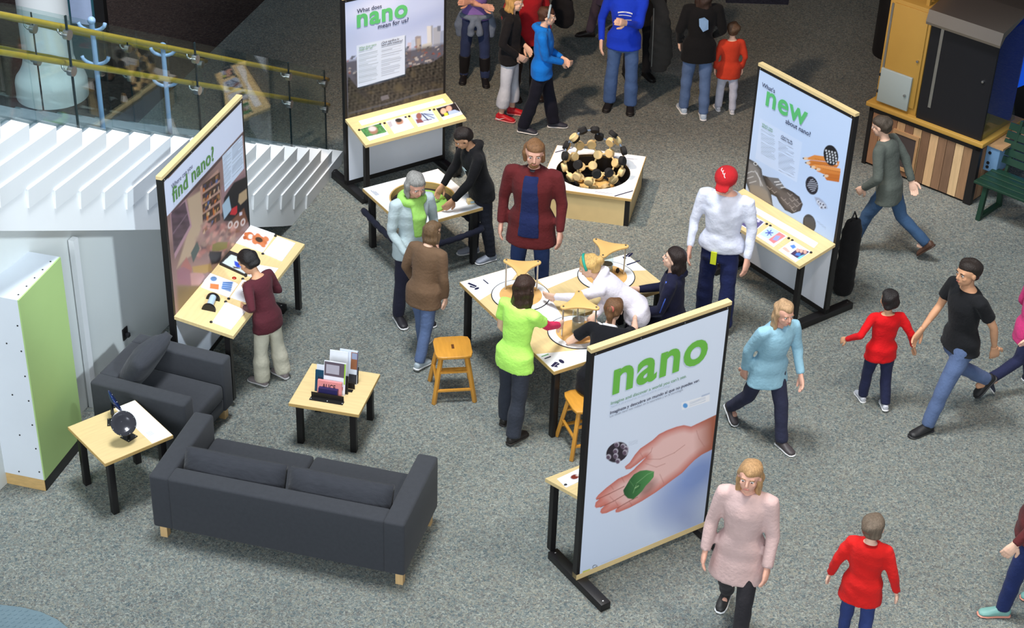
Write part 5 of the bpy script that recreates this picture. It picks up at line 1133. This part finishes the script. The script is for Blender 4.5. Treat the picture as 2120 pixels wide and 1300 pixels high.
    if hstyle in ('long', 'bob', 'beard'):
        ln = {'long': hair[2] if len(hair) > 2 else .9, 'bob': .45, 'beard': .22}[hstyle]
        dn = (-Zv*.85-hz*.15).normalized()
        for x, y, w_ in ((0, -.34, .30), (-.26, -.22, .20), (.26, -.22, .20), (-.36, -.02, .12), (.36, -.02, .12)):
            a0 = HP(x*.9, y, .10); l_ = ln*(1 if abs(x) < .3 else .85); limb(b, *subd([a0, a0+dn*hs*.3*l_*1.2, a0+dn*hs*(.25+l_*.55)-hy*.03*hs, a0+dn*hs*(.3+l_)-hy*.02*hs], [w_*hs, w_*hs*1.05, w_*hs, w_*hs*.55], 2), n=10, flat=.62, ref=hx)
    if hstyle == 'pony':
        a0 = HP(0, -.52, .05); limb(b, *subd([HP(0, -.45, .12), a0, a0-Zv*.45*hs-hy*.06*hs, a0-Zv*.95*hs-hy*.02*hs], [.10*hs, .13*hs, .15*hs, .05*hs], 3), n=10)
    if hstyle == 'bun':
        b.ell(HP(0, -.55, .16), (.22*hs, .19*hs, .20*hs), 14, 10, R=R3)
    if b.v: mesh_obj('hair', [(*remesh(b, .05*hs, 2, fold=.009, seed=3), 0)], [HM], root)
    if len(hair) > 3 or (len(hair) > 2 and isinstance(hair[2], tuple)):
        hb = hair[-1]; bd = MB(); n = 22
        pts = [HP(.42*math.cos(a), .02+.10*math.sin(a)*0+.06, .15+.44*math.sin(a)) for a in [math.pi*(-.05+1.1*k/n) for k in range(n+1)]]
        bd.tube(pts, .06*hs, 8); mesh_obj('headband', [(bd.v, bd.f, 0)], [plain(hb)], root)
    # ---------------- trousers, shoes
    PM = cloth(pants); b = MB(); e = .008*loose
    torso(b, .008, -.075, .05)
    for hp, kn, an, _ in L:
        en = an+(kn-an)*(.28 if shortpants else -.02); lw = loose
        limb(b, *subd([hp+Zv*.02*h, hp.lerp(kn, .35), kn, kn.lerp(an, .4), en], [.050*h+e, .046*h+e, .035*h+e*1.3, .034*h*lw+e, .030*h*lw+e*1.2], 3), n=14)
    mesh_obj('trousers', [(*remesh(b, .015, 3, fold=.0045, seed=int(h*1000) % 97), 0)], [PM], root)
    SM = mat('shoe_%d_%d_%d' % shoes, shoes, .5, var=.08, vscale=10); SO = plain(sole)
    for (hp, kn, an, bk), sd in zip(L, (-1, 1)):
        pt = max(-1.0, min(.5, bk*.9)) if bk < -.25 else 0.0           # heel lifts when the shank leans forward
        while pt < -.02 and an.z-math.cos(pt)*.045*h+math.sin(pt)*.113*h < .001: pt += .02
        pt = min(pt, 0.0)
        R_ = Matrix.Rotation(pt, 3, 'X') @ Matrix.Rotation(math.radians(-6*sd), 3, 'Z'); fy, fz, fx = R_ @ Y, R_ @ Zv, R_ @ X; k = h*.98
        g = an-fz*(.045*h) if pt == 0 else an-fz*.045*h
        def FP(y, z): return g+fy*(y*k)+fz*(z*k)
        b = MB(); loft(b, [(FP(-.040, .028), fx*.014*k, fz*.018*k), (FP(-.030, .026), fx*.023*k, fz*.026*k), (FP(.0, .030), fx*.025*k, fz*.029*k), (FP(.035, .026), fx*.026*k, fz*.024*k), (FP(.070, .020), fx*.029*k, fz*.018*k), (FP(.098, .017), fx*.026*k, fz*.014*k), (FP(.112, .015), fx*.014*k, fz*.009*k)], 14)
        limb(b, [FP(0, .02), FP(-.004, .065 if not boots else .05)], [.026*k, .023*k], 12)
        if boots: limb(b, *subd([an-Zv*.01*h, an.lerp(kn, .35), an.lerp(kn, .72)], [.032*h, .040*h, .044*h], 3), n=14)
        so_ = mesh_obj('shoe', [(*remesh(b, .0075, 2), 0)], [SM], root)
        b = MB(); loft(b, [(FP(-.043, .006), fx*.014*k, fz*.006*k), (FP(-.034, .006), fx*.025*k, fz*.0065*k), (FP(.03, .006), fx*.026*k, fz*.0065*k), (FP(.075, .006), fx*.031*k, fz*.0065*k), (FP(.105, .006), fx*.026*k, fz*.0065*k), (FP(.118, .007), fx*.012*k, fz*.005*k)], 14)
        mesh_obj('sole', [(b.v, b.f, 0)], [SO], so_)
    # ---------------- upper clothing
    kind, tc = top[0], top[1]; opt = top[2] if len(top) > 2 else {}
    TM = cloth(tc); b = MB(); infl = {'tshirt': .016, 'long': .014, 'hoodie': .021, 'jacket': .026, 'coat': .028, 'shirt': .024}[kind]*(.85 if child else 1); hem = opt.get('hem', {'tshirt': -.065, 'long': -.06, 'hoodie': -.055, 'jacket': -.09, 'coat': -.22, 'shirt': -.01}[kind])
    op = opt.get('open')
    torso(b, infl, hem, .312, flare=opt.get('flare', .12))
    for sh, el, wr, sd in A:
        f = opt.get('sleeve', {'tshirt': .62}.get(kind, 2.0)); r0, r1, r2 = .0305*h+infl*.5, .0235*h+infl*.55, .0165*h+infl*.55
        if f <= 1: en = sh.lerp(el, f); limb(b, *subd([sh-Xc*sd*.04*h, sh, sh.lerp(en, .5), en], [r0, r0, r0*1.0, r0*1.02], 2), n=14)
        else: en = el.lerp(wr, f-1); limb(b, *subd([sh-Xc*sd*.04*h, sh, sh.lerp(el, .5), el, el.lerp(en, .5), en], [r0, r0, r0*.95, r1, (r1+r2)/2, r2], 3), n=14)
    if kind in ('hoodie',):
        limb(b, [nk+Xc*sx*.045*h+Fc*.030*h*c_+U*(.004*h) for sx, c_ in ((-1.0, 1.0), (-1.1, -.2), (-.6, -1.6), (0, -2.1), (.6, -1.6), (1.1, -.2), (1.0, 1.0))], [.016*h, .022*h, .028*h, .032*h, .028*h, .022*h, .016*h], 10)
    if kind in ('jacket', 'coat', 'shirt'):
        limb(b, [nk+Xc*.042*h*math.cos(a)+Fc*.040*h*math.sin(a)-U*.004*h for a in [math.pi*(.62+1.76*k/10) for k in range(11)]], .013*h, 8)
    nm = {'tshirt': 't_shirt', 'long': 'shirt', 'hoodie': 'hooded_top', 'jacket': 'jacket', 'coat': 'coat', 'shirt': 'shirt'}[kind]
    sho = mesh_obj(nm, [(*remesh(b, .0145, 3, fold=.005, seed=int(h*777) % 89), 0)], [TM], root)
    if op:
        b = MB(); rr = []
        for z in (.30, .27, .22, .16, .09, .03, -.02, -.055):
            zz = [r[0] for r in TR_]; fd = float(np.interp(z, zz, [r[2] for r in TR_]))*h*fat+infl+float(np.interp(z, zz, [r[3] for r in TR_]))*h
            if z < .045: fd = max(fd, .070*h*fat+.008+infl*.35)
            rr.append((spine(z)+Fc*(fd-.012), Xc*(.040+.016*(.3-z)/.3)*h, Fc*.024))
        loft(b, rr, 16); mesh_obj('inner_shirt', [(*remesh(b, .010, 2, fold=.002), 0)], [cloth(op)], root)
    if opt.get('under'):                        # sleeves of a second layer showing below short sleeves
        b = MB()
        for i, (sh, el, wr, sd) in enumerate(A):
            if opt.get('under_only') is None or opt['under_only'] == i: limb(b, *subd([sh.lerp(el, .5), el, wr], [.030*h, .0265*h, .021*h], 3), n=12)
        mesh_obj('under_sleeve', [(*remesh(b, .012, 2), 0)], [cloth(opt['under'])], root)
    if opt.get('collar'):
        b = MB(); limb(b, [nk+Xc*.036*h*math.cos(a)+Fc*.036*h*math.sin(a)-U*.002*h for a in [2*math.pi*k/14 for k in range(15)]], .010*h, 8); mesh_obj('collar', [(b.v, b.f, 0)], [plain(opt['collar'])], root)
    fr = dict(root=root, P=P, U=U, X=Xc, F=Fc, spine=spine, HP=HP, hs=hs, A=A, L=L, h=h, infl=infl, hx=hx, hy=hy, hz=hz, R3=R3, nk=nk, TRw=lambda z: np.interp(z, [r[0] for r in TR_], [r[2] for r in TR_])*h*fat+infl)
    if extra: extra(fr)
    return fr
def chest_mark(fr, zc, polys, col, back=False, name='emblem', xo=0):
    """flat print following the cloth on chest or back; polys in metres (x right as worn, z up) about height zc (fraction)"""
    s = -1 if back else 1; d = float(fr['TRw'](zc)); mb = MB()
    for pg in polys:
        pts = []
        for x, z in pg: pts.append(fr['spine'](zc)+fr['X']*(x*s)+fr['U']*z+fr['F']*s*(d*math.sqrt(max(.05, 1-(x/(.1*fr['h']))**2*.8))+.010))
        mb.prism(pts, fr['F']*s*.003)
    mb.build(name, plain(col), fr['root'])
HIP = lambda x, y, z: ('l', (x, y, z))
def wt(px, py, z): return ('w', W(px, py, z))
# ---- the back row
def tied_sweater(fr):
    h = fr['h']; b = MB(); sp_ = fr['spine']; X, F = fr['X'], fr['F']
    limb(b, [sp_(.035)+X*(.108*h*math.cos(a))+F*(.082*h*math.sin(a)) for a in [2*math.pi*k/18 for k in range(19)]], .020*h, 10)
    for sx in (-1, 1): limb(b, *subd([sp_(.03)+F*.09*h+X*sx*.01*h, sp_(-.03)+F*.10*h+X*sx*.03*h, sp_(-.10)+F*.085*h+X*sx*.035*h], [.022*h, .024*h, .028*h], 3), n=10)
    for sx in (-1, 1): limb(b, *subd([sp_(.03)+X*sx*.10*h, sp_(-.06)+X*sx*.118*h-F*.02*h, sp_(-.155)+X*sx*.118*h-F*.02*h], [.03*h, .042*h, .026*h], 3), n=12)
    b.ell(sp_(.035)+F*.095*h, (.026*h, .02*h, .024*h))
    mesh_obj('tied_sweater', [(*remesh(b, .013, 2, fold=.006), 0)], [cloth((120, 134, 156))], fr['root'])
person('person in purple top with grey sweater tied at waist and tall black boots', 1.62, foot=(982, 168), face=-88, fem=True, skin='pink', top=('tshirt', (140, 112, 190), {'hem': .0}), pants=(50, 62, 98), shoes=(26, 24, 28), sole=(30, 28, 30), boots=True, arms=(HIP(.055, .115, .685), HIP(-.055, .135, .665)), legs=((4, 3, 5), (-2, 3, 5)), hair=('long', (120, 84, 60), .8), extra=tied_sweater, curl=.4)
def swoosh(fr):
    an = fr['L'][1][2]; X, F = Vector((1, 0, 0)), Vector((0, 1, 0)); o = an+X*.045+Vector((0, 0, -.045))
    for l, sd in zip(fr['L'], (-1, 1)):
        o = l[2]+X*sd*.043+Vector((0, -.01, -.038)); pts = [(-.045, .012), (-.03, -.006), (-.005, -.010), (.07, .022), (.0, .002), (-.025, .006)]
        MB().prism([o+F*y+Vector((0, 0, z)) for y, z in pts], X*sd*.004).build('swoosh', plain((240, 240, 244)), fr['root'])
person('blond person in black hoodie, white cropped trousers and red sneakers', 1.58, foot=(1052, 243), face=-12, fem=True, hair=('long', (188, 148, 88), .55), top=('hoodie', (28, 27, 30)), pants=(206, 210, 222), shoes=(196, 30, 42), sole=(230, 150, 150), loose=1.35, shortpants=True, arms=(HIP(-.08, .09, .56), HIP(.085, .075, .55)), legs=((4, 4, 2), (-3, 4, 2)), hpitch=-8, extra=swoosh)
person('person in red top and dark trousers behind the blue hoodie', 1.70, foot=(1086, 202), face=-60, top=('jacket', (164, 30, 38)), pants=(48, 38, 34), shoes=(40, 28, 24), sole=(40, 30, 26), hair=('short', (60, 44, 36)))
bg_ = thing('shoulder_bag', 'black shoulder bag hanging behind the person in blue hoodie', 'bag', W(1158, 150), math.radians(-40))
b = MB(); loft(b, [((0, 0, .62), (.10, 0, 0), (0, .05, 0)), ((0, 0, .68), (.17, 0, 0), (0, .09, 0)), ((0, 0, .82), (.18, 0, 0), (0, .09, 0)), ((0, 0, .98), (.15, 0, 0), (0, .07, 0)), ((0, 0, 1.02), (.10, 0, 0), (0, .04, 0))], 16)
mesh_obj('bag_body', [(*remesh(b, .016, 2, fold=.006), 0)], [cloth((26, 25, 28))], bg_); MB().tube([(-.13, 0, .98), (-.10, -.02, 1.2), (-.02, -.02, 1.33), (.06, -.02, 1.2), (.12, 0, .98)], .012, 8).build('strap', plain((24, 24, 26)), bg_, smooth=True)
person('person in bright blue hoodie and black trousers with pale headband', 1.56, head=(1128, 10), face=-6, fem=True, skin='fair', hair=('short', (74, 48, 36), (160, 184, 200)), top=('hoodie', (22, 118, 216)), pants=(26, 27, 40), shoes=(58, 60, 72), loose=1.3, arms=(HIP(-.03, .135, .585), HIP(.02, .15, .575)), legs=((13, 3, 3), (-12, 5, 3)), hpitch=-6)
def sweat(fr):
    def arc(z, w, th=.016, bow=.02, n=9): return [(-w+2*w*k/n, z+bow*(1-(2*k/n-1)**2)) for k in range(n+1)]+[(w-2*w*k/n, z-th+bow*(1-(2*k/n-1)**2)) for k in range(n+1)]
    chest_mark(fr, .20, [arc(.035, .085), arc(.0, .075, .008, .012), arc(-.045, .08, .022, .0)], (222, 230, 244), name='chest_lettering')
person('person in royal blue sweatshirt with white chest lettering and jeans', 1.74, foot=(1282, 224), face=-98, top=('long', (26, 60, 196)), pants=(74, 100, 146), shoes=(30, 27, 26), sole=(30, 28, 28), loose=1.25, arms=(HIP(-.015, .165, .70), None), legs=((2, 3, 4), (0, 3, 4)), hair=('short', (80, 60, 44)), extra=sweat)
cg = thing('draped_coat', 'dark grey coat hanging over the arm of the person in royal blue', 'coat', W(1362, 180), math.radians(-10))
b = MB(); loft(b, [((0, 0, .22), (.10, 0, 0), (0, .07, 0)), ((0, 0, .45), (.15, 0, 0), (0, .10, 0)), ((-.02, 0, .75), (.13, 0, 0), (0, .09, 0)), ((-.05, 0, 1.05), (.09, 0, 0), (0, .06, 0)), ((-.10, 0, 1.18), (.08, 0, 0), (0, .05, 0))], 16)
mesh_obj('coat_cloth', [(*remesh(b, .018, 2, fold=.014), 0)], [cloth((62, 60, 58))], cg); MB().tube([(-.09, -.085, .3), (-.10, -.10, .7), (-.12, -.07, 1.05)], .006, 6).build('zip', plain((130, 132, 128)), cg)
person('person in black clothes half hidden behind the royal blue sweatshirt', 1.72, foot=(1318, 160), face=-70, top=('jacket', (24, 24, 26)), pants=(28, 28, 32), shoes=(24, 22, 22), sole=(26, 24, 24), hair=('short', (50, 40, 34)))
def back_mark(fr): chest_mark(fr, .21, [[(-.06, -.07), (0, -.10), (.05, -.03), (.06, .06), (0, .08), (-.05, .04)]], (132, 166, 206), back=True)
person('person in black jacket and jeans walking away, pale emblem on back', 1.70, foot=(1434, 238), face=95, fem=True, top=('jacket', (20, 20, 22)), pants=(88, 110, 148), shoes=(190, 206, 224), hair=('long', (56, 42, 36), .9), arms=(HIP(-.12, .10, .52), HIP(.12, .12, .55)), legs=((8, 6, 2), (-5, 6, 2)), extra=back_mark)
person('small child in orange-red top and white trousers beside the black jacket', 1.16, foot=(1500, 230), face=95, child=True, top=('long', (196, 62, 40), {'hem': -.10}), pants=(190, 194, 210), shoes=(206, 210, 220), hair=('short', (88, 68, 52)), legs=((6, 6, 3), (-4, 6, 3)))
person('far person in purple-grey trousers at the top edge', 1.66, foot=(1248, 70), face=180, top=('coat', (70, 60, 78)), pants=(74, 64, 76), shoes=(40, 32, 30), sole=(40, 34, 30), hair=('short', (60, 48, 40)), legs=((16, 6, 2), (-14, 10, 2)))
# ---- around the spinner table
def dolphin(fr): chest_mark(fr, .19, [[(-.06, .01), (-.02, .03), (.03, .02), (.06, -.02), (.03, -.005), (0, -.015), (-.03, -.035), (-.02, -.005)]], (196, 214, 222))
person('boy in black hoodie leaning over the spinner table', 1.55, foot=(993, 532), face=205, skin='tan', child=False, hair=('short', (36, 28, 26)), top=('hoodie', (24, 24, 27)), pants=(34, 36, 46), shoes=(150, 156, 170), lean=14, arms=(wt(922, 440, .68), wt(905, 405, .68)), legs=((-4, 4, 3), (4, 4, 3)), hpitch=-18, extra=dolphin)
def scarf(fr):
    b = MB(); torso_c = fr['spine']; h = fr['h']
    limb(b, [fr['nk']+fr['X']*.060*h*math.cos(a)+fr['F']*(.052*h*math.sin(a))-fr['U']*(.012+.006*math.sin(a))*h for a in [2*math.pi*k/16 for k in range(17)]], .026*h, 10)
    limb(b, *subd([fr['nk']+fr['F']*.06*h-fr['U']*.03*h, torso_c(.22)+fr['F']*.088*h, torso_c(.10)+fr['F']*.082*h], [.04*h, .045*h, .03*h], 3), n=12, flat=.4, ref=fr['X'])
    mesh_obj('green_scarf', [(*remesh(b, .012, 2, fold=.004), 0)], [cloth((158, 210, 104))], fr['root'])
person('grey-haired woman in pale top with lime green scarf by the spinner table', 1.66, head=(853, 350), face=-58, fem=True, skin='pink', hair=('bob', (150, 148, 144)), top=('long', (186, 202, 206)), pants=(42, 42, 58), shoes=(40, 38, 44), hpitch=-22, legs=((3, 3, 3), (-3, 5, 3)), arms=(None, HIP(.09, .10, .53)), extra=scarf)
person('brown-jacketed person in jeans and grey sneakers between woman and stool', 1.42, foot=(876, 738), face=60, fem=True, hair=('long', (112, 88, 64), .5), top=('jacket', (112, 88, 68)), pants=(86, 104, 140), shoes=(170, 182, 190), lean=10, legs=((14, 6, 2), (-12, 10, 2)), arms=(HIP(-.13, .10, .50), HIP(.13, .06, .46)), hpitch=-15)
person('bearded man in open maroon jacket over a navy shirt', 1.80, head=(1108, 288), face=-102, skin='pink', hair=('beard', (134, 96, 64)), top=('jacket', (98, 36, 38), {'open': (34, 44, 88), 'hem': -.125, 'collar': (46, 46, 54)}), pants=(52, 70, 116), shoes=(44, 38, 36), arms=(HIP(-.165, .04, .47), HIP(.165, .02, .47)), fat=1.08, hyaw=14, hpitch=-4, legs=((2, 3, 4), (0, 3, 4)))
# ---- at the find-nano shelf
person('boy in maroon sweater and khaki trousers at the find nano shelf', 1.36, foot=(560, 786), face=148, child=True, skin='tan', hair=('short', (28, 24, 24)), top=('long', (82, 36, 44)), pants=(196, 192, 174), shoes=(150, 138, 140), loose=1.45, lean=12, arms=(wt(507, 636, .84), wt(530, 592, .87)), hpitch=-25, legs=((3, 4, 4), (-4, 6, 4)))
# ---- round the activity table
person('girl in neon green shirt with a pink sleeve at the activity table', 1.57, foot=(1060, 892), face=52, fem=True, skin='fair', hair=('long', (58, 40, 32), 1.2), top=('tshirt', (190, 252, 112), {'under': (228, 46, 96), 'under_only': 1, 'hem': -.07, 'flare': .08}), pants=(52, 56, 66), shoes=(38, 34, 32), sole=(40, 36, 34), loose=1.2, lean=5, arms=(HIP(-.09, .12, .52), wt(1180, 682, .80)), legs=((6, 4, 4), (-8, 5, 4)), hpitch=-12)
person('blond girl in white hoodie with teal headband leaning across the table', 1.52, xy=(1.12, 13.08), face=176, fem=True, skin='fair', hair=('bun', (206, 168, 104), (40, 160, 140)), top=('hoodie', (232, 228, 240)), pants=(40, 46, 72), shoes=(60, 60, 70), lean=50, arms=(wt(1120, 618, .80), wt(1232, 652, .82)), legs=((2, 3, 4), (-4, 3, 4)), hpitch=28)
def scrunchie(fr): MB().ell(fr['HP'](0, -.53, .07), (.15*fr['hs'], .07*fr['hs'], .15*fr['hs']), R=fr['R3']).build('hair_clip', plain((176, 92, 80)), fr['root'], smooth=True)
person('girl in black top with white collar and brown ponytail on the stool', 1.54, xy=(.75, 12.20), face=72, seat=.49, fem=True, skin='fair', hair=('pony', (112, 80, 54)), top=('tshirt', (24, 25, 30), {'collar': (232, 234, 240)}), pants=(28, 28, 34), shoes=(50, 50, 54), lean=40, arms=(wt(1222, 690, .80), wt(1318, 655, .78)), legs=((72, 78, 6), (72, 78, 6)), hpitch=14, extra=scrunchie)
def stripe(fr):
    sh, el, wr, sd = fr['A'][0]; o = sh.lerp(el, .1)+Vector((0, 0, .05)); MB().tube([sh+fr['F']*.04+Vector((0, 0, .045)), sh.lerp(el, .4)+Vector((-.05, .0, .0)), el+Vector((-.045, 0, 0))], .006, 8).build('sleeve_stripe', plain((70, 104, 206)), fr['root'], smooth=True)
person('girl in navy jacket with long dark hair looking up at the jar', 1.56, xy=(1.46, 13.22), face=168, seat=.49, fem=True, skin='fair', hair=('long', (40, 29, 27), .75), top=('hoodie', (28, 30, 54)), pants=(30, 32, 46), shoes=(50, 50, 54), lean=4, arms=(HIP(-.06, .18, .44), HIP(.06, .22, .52)), legs=((80, 82, 6), (80, 82, 6)), hpitch=16, extra=stripe)
# ---- man with red cap
def cap(fr):
    HP, hs, R3 = fr['HP'], fr['hs'], fr['R3']; b = MB(); b.ell(HP(0, -.03, .24), (.445*hs, .475*hs, .375*hs), 20, 14, R=R3)
    limb(b, [HP(0, .30, .20), HP(0, .52, .17), HP(0, .68, .12)], [.30*hs, .30*hs, .20*hs], 14, flat=.14, ref=fr['hx']); c = mesh_obj('cap', [(*remesh(b, .05*hs, 2), 0)], [cloth((182, 36, 42))], fr['root'])
    def cs(x, y): return HP(x, y, .24+.377*math.sqrt(max(.02, 1-(x/.445)**2-((y+.03)/.475)**2)))
    for k in range(3): MB().tube([cs(-.10+.09*k+.10*math.sin(t), .16-.11*k+.12*math.cos(t)) for t in [.3+.35*q for q in range(6)]], .020*hs, 6).build('cap_stripe', plain((238, 200, 200)), c, smooth=True)
    o = fr['spine'](.0)+fr['X']*.02+fr['F']*.15; MB().hexa([o+Vector(q) for q in ((-.028, 0, -.13), (.028, 0, -.13), (.028, .012, -.13), (-.028, .012, -.13))], [o+Vector(q) for q in ((-.028, 0, 0), (.028, 0, 0), (.028, .012, 0), (-.028, .012, 0))]).build('belt_tag', plain((214, 226, 50)), fr['root'])
person('man in red cap and white shirt with a yellow tag at his belt', 1.78, head=(1512, 338), face=-112, skin='pink', hair=('short', (120, 92, 72)), top=('long', (222, 226, 242), {'hem': -.015}), pants=(34, 42, 84), shoes=(60, 56, 56), fat=1.1, arms=(HIP(-.16, .05, .48), HIP(.15, .07, .50)), hpitch=-24, legs=((6, 4, 4), (-4, 6, 4)), extra=cap, loose=1.2)
# ---- walkers on the right
person('walker in pale cyan top with long fair hair behind the nano stand', 1.52, foot=(1572, 905), face=-62, fem=True, skin='pink', hair=('long', (186, 152, 116), .8), top=('jacket', (150, 194, 214), {'hem': -.10}), pants=(52, 54, 76), shoes=(70, 64, 66), lean=8, legs=((20, 8, 2), (-18, 22, 2)), arms=(HIP(-.12, .14, .50), HIP(.12, -.06, .48)))
person('child in red top and navy trousers walking away, arms out', 1.22, foot=(1805, 834), face=98, child=True, skin='tan', hair=('short', (36, 32, 32)), top=('long', (206, 22, 28), {'hem': -.08}), pants=(38, 42, 70), shoes=(196, 198, 206), legs=((8, 6, 3), (-6, 12, 3)), arms=(HIP(-.26, .04, .56), HIP(.24, .0, .50)))
person('man in black t-shirt and jeans striding to the left', 1.74, foot=(1956, 866), face=205, skin='tan', hair=('short', (40, 32, 28)), top=('tshirt', (26, 27, 30), {'hem': -.04, 'flare': .5}), pants=(88, 106, 142), shoes=(34, 34, 36), sole=(40, 40, 42), legs=((24, 8, 2), (-22, 34, 2)), arms=(HIP(-.12, -.12, .48), HIP(.14, .14, .50)), lean=4)
person('child in bright pink jacket at the right edge', 1.36, foot=(2104, 800), face=15, child=True, fem=True, hair=('long', (60, 46, 42), .5), top=('jacket', (214, 64, 128), {'hem': -.10}), pants=(38, 42, 70), shoes=(40, 44, 60), legs=((18, 6, 2), (-18, 40, 2)), arms=(HIP(-.14, .12, .50), HIP(.14, -.10, .50)))
person('walker in dusty pink coat with long fair hair at the bottom edge', 1.64, head=(1558, 950), face=-108, fem=True, skin='pink', hair=('long', (176, 138, 96), .9), top=('coat', (206, 176, 172), {'hem': -.16}), pants=(48, 46, 50), shoes=(40, 38, 38), legs=((16, 8, 2), (-14, 18, 2)), arms=(HIP(-.14, .08, .48), HIP(.15, .06, .47)))
person('child in red jacket at the bottom edge', 1.26, head=(1812, 1066), face=70, child=True, skin='fair', hair=('short', (108, 94, 80)), top=('jacket', (214, 34, 32), {'hem': -.12}), pants=(50, 64, 116), shoes=(70, 70, 80), legs=((8, 6, 3), (-6, 10, 3)), arms=(HIP(-.20, .03, .46), HIP(.20, .02, .46)))
person('person in maroon top, dark jeans and coloured sneakers at right edge', 1.64, foot=(2098, 1258), face=175, fem=True, hair=('long', (60, 42, 36), .6), top=('long', (96, 42, 44)), pants=(34, 46, 90), shoes=(120, 168, 160), sole=(226, 150, 130), legs=((10, 4, 2), (-12, 12, 2)), arms=(HIP(-.14, .10, .50), HIP(.14, -.06, .50)))
person("walker in slate blue clothes and brown shoes behind the What's new stand", 1.60, foot=(1818, 522), face=150, hair=('short', (80, 70, 60)), top=('jacket', (92, 98, 92)), pants=(58, 84, 116), shoes=(88, 62, 50), sole=(70, 52, 44), lean=14, legs=((24, 8, 2), (-24, 30, 2)), arms=(HIP(-.13, .12, .50), HIP(.13, -.10, .50)))
sb = thing('black_sack', "tall black sack standing against the back of the What's new stand", 'bag', W(1744, 606), math.radians(35))
b = MB(); loft(b, [((0, 0, .0), (.09, 0, 0), (0, .07, 0)), ((0, 0, .04), (.115, 0, 0), (0, .09, 0)), ((0, 0, .35), (.12, 0, 0), (0, .09, 0)), ((-.0, 0, .72), (.115, 0, 0), (0, .085, 0)), ((0, 0, .84), (.08, 0, 0), (0, .06, 0))], 16)
mesh_obj('sack_body', [(*remesh(b, .016, 2, fold=.006), 0)], [cloth((22, 22, 24))], sb); MB().tube([(-.05, 0, .82), (0, 0, .93), (.05, 0, .82)], .01, 8).build('strap', plain((24, 24, 26)), sb, smooth=True)
